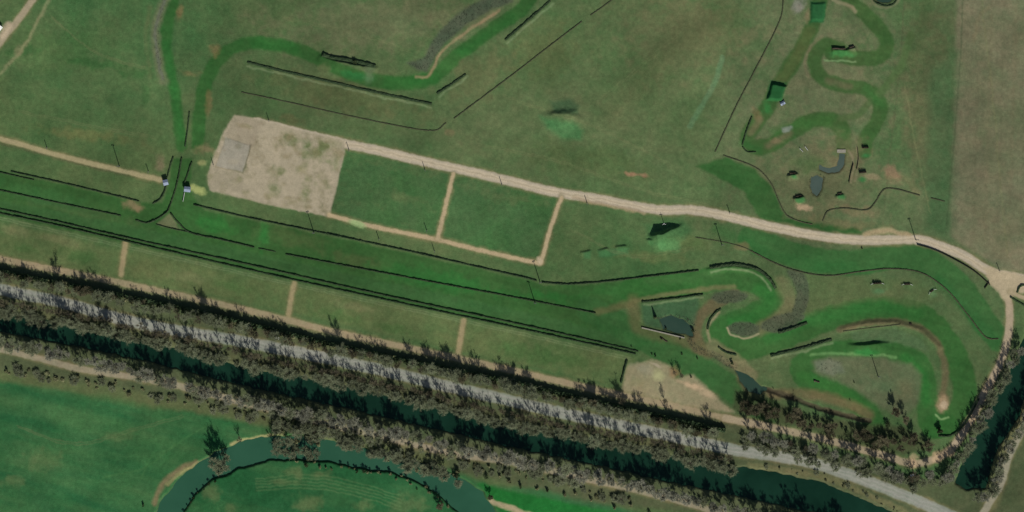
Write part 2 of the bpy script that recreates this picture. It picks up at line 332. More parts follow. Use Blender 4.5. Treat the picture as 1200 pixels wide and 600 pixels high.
paint_line([(915, 330), (925, 352), (915, 372), (890, 386)], 16, (96, 96, 66), 8, 0.7)
paint_poly([(930, 322), (1075, 328), (1100, 352), (1075, 360), (1030, 350), (970, 360), (940, 374)], (80, 92, 58), 10, 0.6)
for i in (2, 3, 4, 5): paint_poly(REEDS[i], (68, 76, 58), 4, 0.9, curve=True)
paint_line([(853, 384), (858, 393), (873, 396), (889, 391)], 2, (146, 138, 108), 2, 0.8)
paint_line([(843, 366), (835, 374), (830, 385), (832, 400)], 3, (138, 124, 98), 3, 0.6)
paint_line([(985, 386), (1015, 378), (1050, 377), (1080, 386), (1100, 406), (1108, 436), (1104, 462)], 8, (90, 84, 60), 5, 0.85)
paint_poly([(998, 388), (1050, 384), (1080, 398), (1088, 412), (1050, 402), (1000, 400)], (74, 96, 64), 5, 0.7)
paint_spot(1104, 470, 8, 13, (140, 120, 92), 0.95); paint_spot(1105, 474, 5, 5, (172, 156, 128), 0.9)
paint_line([(1096, 486), (1103, 491), (1111, 489)], 2, (120, 150, 98), 2, 0.8)
paint_poly([(952, 424), (975, 417), (1030, 418), (1068, 426), (1080, 440), (1077, 470), (1060, 490), (1032, 478), (1000, 454), (960, 438)], (84, 92, 66), 8, 0.85)
paint_poly(REEDS[6], (96, 102, 84), 6, 0.7); paint_spot(1060, 455, 14, 16, (110, 102, 74), 0.4); paint_spot(1035, 452, 22, 10, (82, 102, 70), 0.5)
paint_line([(950, 416), (990, 414), (1050, 418)], 3, (96, 132, 80), 3, 0.6)
paint_line([(905, 462), (950, 462), (1000, 476), (1018, 486)], 12, (104, 88, 64), 8, 0.65)
paint_line([(808, 398), (816, 408), (840, 417), (862, 430)], 8, (74, 70, 54), 4, 0.85); paint_line([(868, 442), (880, 462), (900, 462)], 10, (92, 82, 60), 6, 0.6)
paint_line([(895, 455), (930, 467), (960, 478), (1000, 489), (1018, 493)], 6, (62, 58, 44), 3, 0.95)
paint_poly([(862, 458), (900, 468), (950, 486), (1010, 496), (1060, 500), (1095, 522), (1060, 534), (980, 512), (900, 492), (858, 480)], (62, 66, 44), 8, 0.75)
paint_poly([(735, 428), (765, 421), (784, 428), (792, 444), (812, 440), (838, 464), (862, 484), (800, 478), (728, 462)], (134, 127, 98), 6, 0.95, DIRT)
for x, y, rx, ry, c, s in ((772, 440, 8, 7, (166, 166, 122), .9), (752, 432, 12, 8, (140, 136, 112), .7), (750, 450, 12, 8, (128, 122, 88), .6), (790, 436, 8, 8, (120, 96, 68), .7), (810, 452, 14, 4, (196, 170, 136), .8), (830, 462, 10, 5, (190, 166, 134), .6), (768, 427, 6, 2, (172, 160, 136), .7), (745, 465, 20, 6, (112, 108, 76), .6)):
    paint_spot(x, y, rx, ry, c, s, 0.3)
paint_line([(742, 352), (745, 380), (760, 390), (800, 398), (830, 412)], 14, (92, 88, 58), 9, 0.55); paint_line([(835, 405), (860, 422), (880, 440)], 16, (110, 104, 76), 6, 0.7)
paint_poly([(752, 358), (820, 350), (814, 382), (800, 392), (756, 382)], (56, 84, 56), 6, 0.85)
paint_spot(158, 243, 15, 7, (118, 104, 76), .85, .3); paint_poly([(198, 250), (207, 262), (212, 269), (190, 265), (184, 262)], (98, 100, 72), 4, .85)
for x, y, rx, ry, c, s in ((188, 190, 8, 12, (110, 102, 78), .7), (240, 176, 12, 7, (122, 108, 80), .6), (236, 192, 5, 4, (140, 138, 92), .6), (742, 204, 16, 3, (132, 104, 80), .8), (1046, 203, 16, 10, (120, 100, 78), .8), (1022, 207, 14, 4, (128, 116, 90), .5), (252, 60, 8, 10, (118, 98, 66), .5), (245, 120, 5, 14, (110, 96, 64), .5), (212, 12, 5, 10, (118, 98, 66), .6), (222, 86, 12, 5, (106, 94, 62), .5), (100, 158, 60, 8, (98, 98, 60), .5), (60, 60, 60, 30, (70, 98, 56), .4), (430, 150, 40, 8, (74, 92, 56), .4), (100, 50, 60, 30, (52, 88, 48), .4), (120, 75, 40, 6, (44, 82, 42), .6), (160, 85, 24, 8, (44, 82, 42), .6), (170, 115, 6, 16, (46, 84, 44), .5), (30, 60, 24, 7, (46, 84, 44), .6), (340, 140, 16, 7, (96, 88, 60), .5), (528, 155, 6, 4, (106, 98, 70), .6), (910, 165, 12, 4, (106, 96, 70), .6), (887, 135, 5, 10, (110, 96, 68), .5), (922, 152, 7, 5, (118, 126, 116), .8), (990, 180, 30, 30, (96, 92, 66), .5), (948, 192, 22, 12, (58, 92, 48), .45), (943, 243, 10, 4, (172, 150, 120), .8), (935, 6, 8, 10, (116, 116, 106), .7), (946, 20, 5, 10, (120, 104, 80), .6), (1000, 246, 30, 8, (108, 98, 72), .4), (985, 262, 60, 6, (104, 98, 68), .5), (870, 290, 12, 6, (110, 94, 68), .6), (760, 300, 50, 8, (82, 92, 56), .6), (800, 285, 40, 10, (84, 92, 54), .4)):
    paint_spot(x, y, rx, ry, c, s, 0.1)
paint_spot(234, 223, 13, 5, (168, 178, 112), 0.9, 0.2)
paint_line([(846, 68), (836, 100), (824, 122), (808, 148)], 6, (84, 114, 80), 3, 0.6); paint_line([(720, 130), (790, 60), (860, 20)], 30, (78, 84, 54), 30, 0.25)
paint_poly([(632, 136), (650, 140), (672, 142), (683, 152), (680, 164), (660, 162), (640, 150)], (50, 104, 60), 10, 0.65); paint_poly([(645, 118), (668, 116), (679, 124), (676, 134), (650, 132)], (36, 72, 48), 8, 0.6)  # mound: sunlit south slope and shaded north slope painted into the tint
paint_poly([(762, 284), (780, 281), (798, 282), (795, 294), (775, 294)], (64, 110, 66), 8, 0.6); paint_poly([(755, 262), (800, 258), (812, 270), (790, 285), (760, 285)], (48, 90, 52), 10, 0.6)  # steep mound: brighter green paints in the sunlight on its south slope
for p in ([(682, 296), (692, 294), (692, 303), (684, 303)], [(700, 294), (715, 291), (736, 290), (735, 298), (702, 302)]): paint_poly(p, (52, 92, 56), 4, 0.7)
paint_poly([(950, 2), (968, 2), (966, 26), (949, 27)], (34, 78, 44), 3, 0.95); paint_poly([(903, 94), (922, 97), (916, 120), (897, 118)], (34, 82, 44), 4, 0.95); paint_spot(898, 126, 8, 8, (46, 104, 52), .7)
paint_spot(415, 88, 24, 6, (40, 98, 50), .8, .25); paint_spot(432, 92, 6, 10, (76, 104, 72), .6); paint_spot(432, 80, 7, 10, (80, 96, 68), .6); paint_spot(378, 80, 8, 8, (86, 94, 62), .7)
paint_spot(985, 63, 18, 4, (54, 108, 58), .7, .05); paint_line([(966, 70), (985, 71), (1003, 72)], 2, (110, 136, 92), 2, .7); paint_line([(964, 42), (948, 58), (943, 78), (948, 90)], 4, (104, 98, 74), 4, .6)  # green spot: sunlit south face of the log bank, put into the colour
paint_line([(978, 0), (992, 6), (1002, 14)], 5, (124, 118, 92), 4, .7); paint_line([(1020, -6), (1025, 4), (1038, 8), (1049, 4), (1054, -6)], 4, (96, 100, 74), 3, .7)
for x, y in ((930, 207), (937, 234), (985, 230), (1010, 210), (1014, 182)): paint_spot(x, y, 6, 4, (44, 102, 54), .8)
paint_spot(1030, 341, 10, 4, (72, 108, 70), .7); paint_spot(1064, 337, 9, 6, (70, 100, 60), .5); paint_spot(1093, 344, 5, 6, (84, 120, 78), .6); paint_spot(1012, 412, 22, 5, (40, 102, 48), .7)
paint_line([(994, 176), (1000, 190), (996, 214)], 2, (120, 112, 88), 2, .6); paint_line([(1004, 172), (1005, 195), (1001, 212)], 2, (112, 106, 82), 2, .6)
paint_line([(1075, 226), (1062, 210), (1040, 206)], 8, (112, 98, 72), 6, .3)
for p in ([(290, 78), (330, 87), (370, 96), (440, 112), (505, 126)], [(833, 319), (860, 315), (884, 320), (897, 329), (904, 340)], [(904, 420), (940, 412), (976, 402)], [(514, 113), (548, 90)], [(595, 50), (648, 4)], [(755, 357), (824, 349)]): paint_line(p, 2.2, (112, 128, 92), 2.5, .6)
for d_ in (4.5, 7): paint_line([(-100, 226+d_), (0, 250+d_), (300, 318+d_), (600, 383+d_), (740, 415+d_)], 1.0, (108, 122, 86), 1.4, .5, warp=False)
for p in ([(590, 112), (632, 127), (700, 150), (780, 190)], [(700, 120), (760, 70), (830, 10)], [(20, 130), (120, 150), (180, 160)], [(60, 20), (110, 60), (170, 80)], [(330, 20), (420, 40), (480, 60)], [(560, 170), (640, 185), (760, 225), (830, 240)], [(1150, 0), (1165, 130), (1180, 300)], [(1060, 100), (1075, 180), (1090, 250)], [(670, 270), (740, 300), (820, 290)], [(20, 500), (90, 520), (170, 500), (215, 488)]):
    for d_ in (-1.2, 1.4): paint_line([(x+d_*.5, y+d_) for x, y in p], 1.0, (104, 108, 74), 1.8, .32)
# --- earth paths, yard, roads
SAND = (178, 167, 145)
def path(p, wd, c=SAND, s=0.95, k=DIRT, soft=2.4): paint_line(p, wd+3.5, (112, 106, 74), 5, 0.55); paint_line(p, wd, c, soft, s, k, warp=False)
path([(-200, 118), (0, 163), (50, 177), (100, 190), (150, 202), (188, 211)], 5.5, (158, 148, 112), .9)
paint_line([(0, 168), (50, 181), (100, 194), (150, 206)], 2, (64, 72, 48), 2.5, .55)
path([(80, -60), (38, 0), (20, 25), (0, 50), (-60, 130)], 7, (160, 148, 122)); paint_line([(10, 30), (2, 42)], 8, (196, 178, 150), 5, .7)
paint_line([(58, 0), (42, 30), (26, 58), (0, 86), (-40, 130)], 3, (120, 122, 88), 4, .7); paint_spot(22, 58, 5, 9, (120, 116, 86), .5, .5)
MAIN = [(300, 143), (390, 165), (450, 178), (500, 190), (560, 203), (600, 213), (650, 225), (700, 233), (740, 241), (775, 246), (810, 246), (850, 253), (900, 265), (950, 275), (1000, 281), (1040, 281), (1075, 281), (1100, 288), (1130, 300), (1160, 318), (1200, 327), (1300, 345)]
path(MAIN, 10.5)
paint_line([(672, 231), (715, 242), (755, 249)], 4, (150, 132, 104), 3, .6); paint_line([(1014, 275), (1040, 270), (1066, 276)], 5, (168, 150, 116), 5, .8)
for o_, c_ in ((-1.7, (204, 188, 158)), (1.7, (202, 186, 156))): paint_line([(x, y+o_) for x, y in MAIN], 1.8, c_, 2, .45)
paint_line(MAIN, 1.2, (164, 148, 116), 1.6, .4)
YARD = [(275, 135), (308, 141), (345, 151), (404, 165), (404, 178), (386, 254), (316, 240), (246, 223), (243, 206), (252, 180), (262, 155)]
paint_poly(YARD, (164, 154, 130), 3.0, 1, DIRT, warp=False)
yt = np.clip(0.2+2.4*vnoise(16, 4, 40), 0, 1); yg = np.clip(0.05+3.4*vnoise(20, 5, 41), 0, 1); yd = np.clip(-0.05+3.2*vnoise(9, 4, 42), 0, 1)
paint_poly([(320, 150), (400, 168), (385, 245), (310, 235)], (92, 100, 66), 14, 1.0, tex=np.clip(yg*1.5, 0, 1)); paint_poly(YARD, (176, 164, 138), 6, 0.5, tex=yt)
paint_poly(YARD, (112, 108, 80), 8, 0.85, tex=yd); paint_poly([(275, 136), (308, 142), (296, 172), (262, 162)], (150, 140, 118), 6, .7); paint_poly([(250, 196), (285, 203), (284, 225), (246, 220)], (146, 138, 116), 8, .55)
for x, y, rx, ry in ((333, 182, 7, 7), (354, 197, 6, 8), (312, 230, 6, 4), (337, 232, 5, 4), (370, 178, 6, 8), (345, 172, 5, 6), (288, 148, 12, 4), (280, 208, 7, 5)): paint_spot(x, y, rx, ry, (112, 108, 78), .65, .3)
paint_poly([(264, 161), (294, 170), (285, 202), (253, 195)], (146, 142, 126), 1.5, .95, ROAD, warp=False)
paint_line([(294, 170), (285, 202)], 1.6, (84, 84, 62), 2.0, .85, curve=False); paint_line([(265, 162), (294, 170)], 1.4, (112, 106, 86), 2, .6, curve=False); paint_line([(264, 162), (253, 195)], 1.4, (116, 110, 88), 2, .5, curve=False); paint_line([(252, 195), (286, 203)], 1.4, (108, 102, 78), 1.6, .6, curve=False)
paint_spot(278, 171, 5, 4, (124, 118, 98), .6); paint_spot(263, 176, 3, 3, (124, 118, 98), .6); paint_spot(272, 190, 8, 4, (160, 152, 130), .5)
for p in ([(386, 252), (440, 266), (513, 281), (570, 295), (633, 309)], [(634, 308), (645, 268), (658, 231)], [(513, 280), (522, 242), (531, 204)]): path(p, 4.6, (178, 160, 126), .95, soft=2)
paint_spot(418, 262, 14, 3, (150, 178, 120), .8, .25); paint_spot(632, 306, 4, 6, (190, 174, 144), .8)
for p in ([(147, 285), (145, 300), (142, 322)], [(345, 332), (341, 350), (338, 370)], [(543, 376), (540, 396), (536, 417)]): path(p, 5.5, (150, 136, 102), .8, soft=3)
TRAIL = [(-260, 243), (0, 303), (100, 323), (200, 344), (300, 366), (400, 391), (500, 412), (600, 434), (700, 457), (780, 474), (850, 490), (900, 500), (967, 515), (1033, 533), (1070, 543), (1100, 536), (1120, 520), (1140, 487), (1160, 450), (1176, 415), (1183, 380), (1180, 345), (1164, 321)]
path(TRAIL[:12], 7, (148, 134, 106), .85); path(TRAIL[10:19], 8, (158, 144, 118), .9); path(TRAIL[16:], 8.5, (172, 156, 130), .95)
for x, y in ((1158, 455), (1140, 490), (1112, 530), (1100, 536), (1070, 541)): paint_spot(x, y, 7, 7, (200, 172, 136), .7)
paint_poly([(1152, 312), (1200, 322), (1240, 330), (1240, 345), (1192, 343), (1184, 352), (1176, 352), (1160, 330)], (176, 162, 132), 4, .95, DIRT)
path([(1184, 342), (1200, 349), (1260, 370)], 4, (168, 154, 124), .9)
GREY = [(-260, 280), (0, 339), (67, 353), (167, 380), (283, 400), (393, 422), (460, 437), (517, 451), (600, 470), (650, 482), (733, 500), (800, 514), (860, 527), (900, 533), (950, 542), (1000, 558), (1050, 577), (1107, 601), (1300, 690)]
path(GREY, 13, (132, 136, 124), .95, ROAD, 3)
for o_ in (-2.6, 2.2): paint_line([(x, y+o_) for x, y in GREY], 2.2, (162, 162, 152), 2, .5)
path([(-260, 350), (0, 409), (50, 421), (93, 432), (200, 450), (300, 476), (383, 497), (440, 510), (533, 532), (600, 542), (700, 564), (800, 588), (900, 620)], 7, (142, 134, 112), .8)
path([(1250, 400), (1200, 500), (1183, 533), (1173, 567), (1152, 602), (1110, 690)], 8, (146, 142, 122), .95, ROAD)
paint_line([(181, 590), (186, 575), (198, 560), (213, 549), (230, 541)], 6, (110, 98, 72), 5, .8); paint_line([(196, 568), (215, 552), (240, 540), (262, 528)], 4, (118, 116, 78), 3, .8)
paint_line([(270, 520), (300, 512), (332, 508)], 3, (132, 128, 88), 3, .8)

# --- relief
def ridge(p, south, north, fall=6):      # p: (x, y, height) along a crest; long south slope, steep north slope
    P = np.array(p, float); w = window(P[:, :2], max(south, north)+fall+3); X, Y = FX[w], FY[w]; best = np.zeros(X.shape)
    for (x0, y0, h0), (x1, y1, h1) in zip(P[:-1], P[1:]):
        dx, dy = x1-x0, y1-y0; L = math.hypot(dx, dy); t = ((X-x0)*dx+(Y-y0)*dy)/L/L
        side = ((X-x0)*(-dy)+(Y-y0)*dx)/L; side = side if dx > 0 else -side      # + = south
        over = np.maximum(np.maximum(-t, t-1)*L, 0); tt = np.clip(t, 0, 1); h = h0+(h1-h0)*tt
        f = np.clip(np.where(side > 0, 1-side/south, 1+side/north), 0, 1); f = 0.5*f+0.5*f*f*(3-2*f); best = np.maximum(best, h*np.clip(f, 0, 1)*np.clip(1-over/fall, 0, 1))
    H[w] = np.maximum(H[w], H[w]*0.4+best)
def plateau(p, h, soft):
    pts = np.array(p, float); w = window(pts, soft+4); H[w] += h*(1-ss(-soft, soft*0.4, poly_sd(pts, FX[w], FY[w])))
ridge([(764, 276, 3.0), (769, 275, 7.0), (777, 274, 7.0), (790, 268, 4.0), (800, 264, 0.5)], 22, 4, 4)
ridge([(759, 281, 1.0), (766, 281, 2.2)], 8, 2, 3)
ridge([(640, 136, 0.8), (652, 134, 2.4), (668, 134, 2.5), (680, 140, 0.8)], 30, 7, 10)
ridge([(376, 66, 1.0), (392, 72, 2.6), (420, 77, 2.8), (440, 80, 1.0)], 20, 3, 4)
ridge([(996, 404, 1.0), (1006, 405, 2.2), (1028, 403, 2.4), (1040, 402, 0.8)], 14, 3, 5)
ridge([(976, 58.5, 1.6), (992, 59, 1.4), (1001, 56, 2.2)], 10, 2, 2)
for p in ([(681, 296, .8), (691, 294, 1.2)], [(702, 293.5, .8), (712, 291.5, 1.3)], [(722, 290, .9), (733, 288.5, 1.2)]): ridge(p, 8, 2, 2)
for x, y, L, h in ((929, 203, 5, 2.0), (936, 230, 5, 2.2), (984, 227, 4, 1.6)): ridge([(x-L, y+3, h), (x+L, y+1.5, h)], 7, 2, 2)
plateau([(905, 97), (922, 101), (915, 118), (898, 117)], 2.8, 2.2); plateau([(950, 3), (968, 3), (965, 24), (950, 24)], 1.2, 2.5)
ridge([(830, 316, .8), (860, 312.5, 1.2), (886, 317, 1.2), (902, 329, .8)], 7, 3, 3)
ridge([(985, 386, .8), (1015, 379, 1.3), (1050, 378, 1.3), (1080, 387, 1.3), (1100, 407, 1.2)], 7, 5, 5)
w = window(spline([(895, 455), (960, 478), (1018, 493)]), 6); H[w] -= 1.2*(1-ss(0.5, 4, line_dist(spline([(895, 455), (930, 467), (960, 478), (1000, 489), (1018, 493)]), FX[w], FY[w])))

# --- water: beds are dug into the sheet, each water level is its own object
waters = []
def water(name, pts, mat, depth, level, bank=4.0, warp=True):
    pts = np.array(pts, float); w = window(pts, bank+8); X, Y = (WX[w], WY[w]) if warp else (FX[w], FY[w])
    sd = poly_sd(pts, X, Y); f = 1-ss(-2.0, bank, sd)
    H[w] = H[w]*(1-f) - depth*f; m = f; blend(w, np.clip(1-ss(-1, 3, sd), 0, 1)*0.7, lin((62, 62, 44)))
    full = np.full(GX.shape, 99.0); full[w] = sd; waters.append((name, full < bank+1, mat, level))
canal_n = [(-260, 310), (0, 366), (150, 395), (300, 434), (400, 452), (500, 475), (600, 498), (700, 515), (800, 538), (900, 553), (967, 567), (1010, 586), (1045, 601), (1300, 720)]
canal_s = [(-260, 331), (0, 387), (150, 417), (300, 455), (400, 476), (500, 500), (600, 523), (700, 544), (800, 567), (900, 588), (960, 601), (1250, 750)]
water('canal', canal_n + canal_s[::-1], M['canal'], 3.0, -1.3, 3.5)
water('canal_arm', [(1290, 250), (1200, 398), (1188, 428), (1167, 467), (1147, 508), (1130, 540), (1120, 565), (1132, 572), (1155, 572), (1166, 530), (1193, 487), (1206, 450), (1330, 262)], M['canal'], 3.0, -1.3, 3.5)
riv_n = [(150, 760), (183, 602), (188, 590), (200, 574), (215, 556), (232, 543), (255, 530), (280, 518), (300, 513), (340, 511), (380, 515), (420, 525), (460, 535), (500, 545), (540, 560), (565, 577), (582, 602), (600, 700), (620, 860)]
riv_s = [(175, 760), (212, 602), (230, 576), (250, 560), (280, 548), (315, 539), (345, 537), (383, 540), (417, 547), (460, 553), (487, 563), (507, 574), (540, 602), (556, 700), (570, 860)]
water('river', riv_n + riv_s[::-1], M['river'], 3.2, -1.8, 3.5)
water('pond', [(774, 374), (786, 371), (801, 375), (811, 383), (812, 393), (800, 392), (778, 385)], M['pond'], 1.4, -0.7, 2.5)
water('pond', [(862, 433), (874, 438), (886, 448), (897, 456), (890, 461), (878, 459), (868, 447)], M['pond'], 1.4, -0.7, 2.0)
water('pond', [(951, 208), (958, 205), (965, 209), (963, 222), (957, 230), (952, 226), (949, 216)], M['pond_shallow'], 1.0, -0.5, 2.0, False)
water('pond', [(960, 193), (972, 197), (981, 194), (984, 180), (990, 180), (990, 192), (984, 201), (972, 203), (960, 199)], M['pond_shallow'], 1.0, -0.5, 2.0, False)
water('pond', [(1028, -20), (1048, -20), (1048, -2), (1040, 3), (1030, 2), (1024, -4)], M['pond'], 1.0, -0.5, 2.0, False)

lum = col @ np.array([.3, .6, .1]); veg = 1-ss(0.14, 0.32, lum)
hue = vnoise(7, 3, 51) + 0.9*vnoise(24, 3, 52) + 0.6*vnoise(14, 2, 53, (3.0, 0.8), 0.25)
grain = vnoise(3.2, 2, 54)
gain = (1 + 0.27*veg)*(1 + veg*(0.45*vnoise(95, 3, 61) + 0.35*vnoise(40, 3, 62, (2.2, .8), -0.6)))
turf_ = (cls == TURF)*(0.30*n_str+0.22*vnoise(11, 2, 56, (7, .45), 0.23)); col *= (1+turf_)[..., None]
for ch, a_ in ((0, .34), (1, .06), (2, .16)): col[..., ch] *= gain*(1 + veg*0.7*a_*hue)*(1 + 0.30*grain*(0.35+0.65*veg))
# --- write the sheet out as ground, track, path, road, sharing one relief
fade = np.minimum(np.minimum(ss(-260, -200, GX), 1-ss(1400, 1460, GX)), np.minimum(ss(-260, -200, GY), 1-ss(800, 860, GY)))
PX = (GX-600)*S; PY = (300-GY)*S
def sheet(name, quads, mat, z, tint=True):
    idx = np.unique(quads); remap = np.zeros(NX*NY, np.int32); remap[idx] = np.arange(len(idx))
    q = remap[quads]; co = np.stack([PX.ravel()[idx], PY.ravel()[idx], z.ravel()[idx]], 1).astype(np.float32)
    me = bpy.data.meshes.new(name); me.vertices.add(len(idx)); me.vertices.foreach_set('co', co.ravel())
    n = len(q); me.loops.add(n*4); me.loops.foreach_set('vertex_index', q.ravel().astype(np.int32))
    me.polygons.add(n); me.polygons.foreach_set('loop_start', np.arange(0, n*4, 4, dtype=np.int32)); me.polygons.foreach_set('loop_total', np.full(n, 4, np.int32))
    me.polygons.foreach_set('use_smooth', np.ones(n, bool)); me.update(calc_edges=True)
    if tint:
        a = me.color_attributes.new('tint', 'FLOAT_COLOR', 'POINT'); c = np.ones((len(idx), 4), np.float32); c[:, :3] = col.reshape(-1, 3)[idx]
        a.data.foreach_set('color', c.ravel())
    me.materials.append(mat); o = bpy.data.objects.new(name, me); C.objects.link(o); o['kind'] = 'structure'; return o
I = np.arange(NX*NY).reshape(NY, NX)
Q = np.stack([I[:-1, :-1], I[1:, :-1], I[1:, 1:], I[:-1, 1:]], -1)
kc = cls[:-1, :-1]
for k, nm, mt in ((GRASS, 'ground', M['grass']), (TURF, 'track', M['turf']), (DIRT, 'path', M['dirt']), (ROAD, 'road', M['gravel'])):
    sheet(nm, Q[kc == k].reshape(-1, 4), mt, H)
for nm, mask, mt, lv in waters:
    mq = mask[:-1, :-1] & mask[1:, 1:] & mask[1:, :-1] & mask[:-1, 1:]
    sheet(nm, Q[mq].reshape(-1, 4), mt, np.full(GX.shape, lv), False)
# country round about, out to the horizon
x0, x1, y0, y1 = PX.min(), PX.max(), PY.min(), PY.max(); B = 9000
ov = [(-B, -B, -.4), (B, -B, -.4), (B, B, -.4), (-B, B, -.4), (x0+2, y0+2, -.4), (x1-2, y0+2, -.4), (x1-2, y1-2, -.4), (x0+2, y1-2, -.4)]
oo = mesh_obj('countryside', ov, [(0, 1, 5, 4), (1, 2, 6, 5), (2, 3, 7, 6), (3, 0, 4, 7)], obj_mat('far_fields', lin((76, 100, 60)), lin((102, 106, 76)), 0.004)); oo['kind'] = 'structure'

def ground_z(x, y):
    i = min(max(np.searchsorted(ax, x)-1, 0), NX-2); j = min(max(np.searchsorted(ay, y)-1, 0), NY-2)
    u = (x-ax[i])/(ax[i+1]-ax[i]); v = (y-ay[j])/(ay[j+1]-ay[j])
    return float(H[j, i]*(1-u)*(1-v)+H[j, i+1]*u*(1-v)+H[j+1, i]*(1-u)*v+H[j+1, i+1]*u*v)
def W(x, y, dz=0.0): return ((x-600)*S, (300-y)*S, ground_z(x, y)+dz)

# ------------------------------------------------------------------ hedges
def hedge(p, width, height, label, mat='hedge', curve=True, name='hedge', group=None, cat='hedge', rag=0.18):
    pts = spline(p, 8) if curve else np.array(p, float)
    seg = np.hypot(*np.diff(pts, axis=0).T); s = np.concatenate([[0], np.cumsum(seg)]); n = max(3, int(s[-1]*S/1.1))
    t = np.linspace(0, s[-1], n); X = np.interp(t, s, pts[:, 0]); Y = np.interp(t, s, pts[:, 1])
    prof = [(-.5, -.15), (-.52, .45), (-.40, .88), (-.12, 1.0), (.15, .98), (.42, .86), (.52, .45), (.5, -.15)]; v = []; f = []
    ox, oy, oz = W(X[n//2], Y[n//2]); gap = 1.0
    for i in range(n):
        a = max(i-1, 0); b = min(i+1, n-1); dx, dy = X[b]-X[a], -(Y[b]-Y[a]); L = math.hypot(dx, dy)+1e-9; nx, ny = -dy/L, dx/L
        x, y, z = W(X[i], Y[i]); gap = 0.6*gap+0.4*U(0.4, 1.25); hh = height*gap*(0.8 if i in (0, n-1) else 1)
        for u, q in prof:
            uu = u*width*(1+U(-rag, rag)); v.append((x+nx*uu-ox+U(-.08, .08), y+ny*uu-oy+U(-.08, .08), z-oz+q*hh*(1+U(-rag, rag)*(q > .3))))
    k = len(prof)
    for i in range(n-1):
        for j in range(k-1): a = i*k+j; f.append((a, a+1, a+k+1, a+k))
    f.append(tuple(range(k-1, -1, -1))); f.append(tuple((n-1)*k+j for j in range(k)))
    for i in range(int(s[-1]*S*(3 if name == 'hedge' else 14))):          # leafy shoots that break the clipped outline
        c = int(R()*(n-1))*k; a = Vector(v[c+int(U(1, 7))]); b = Vector(v[c+k+int(U(1, 7))]); q = a.lerp(b, R()); r_ = U(.12, .34)*(1 if name == 'hedge' else 2)
        e = Vector((U(-1, 1), U(-1, 1), U(-.2, 1))).normalized()*r_; g = Vector((U(-1, 1), U(-1, 1), U(-.5, .5))).normalized()*r_*.7; m_ = len(v)
        v += [tuple(q-e*.3), tuple(q+g), tuple(q+e), tuple(q-g)]; f.append((m_, m_+1, m_+2, m_+3))
    o = mesh_obj(name, v, f, M[mat]); o.location = (ox, oy, oz); tag(o, label, cat, group); return o
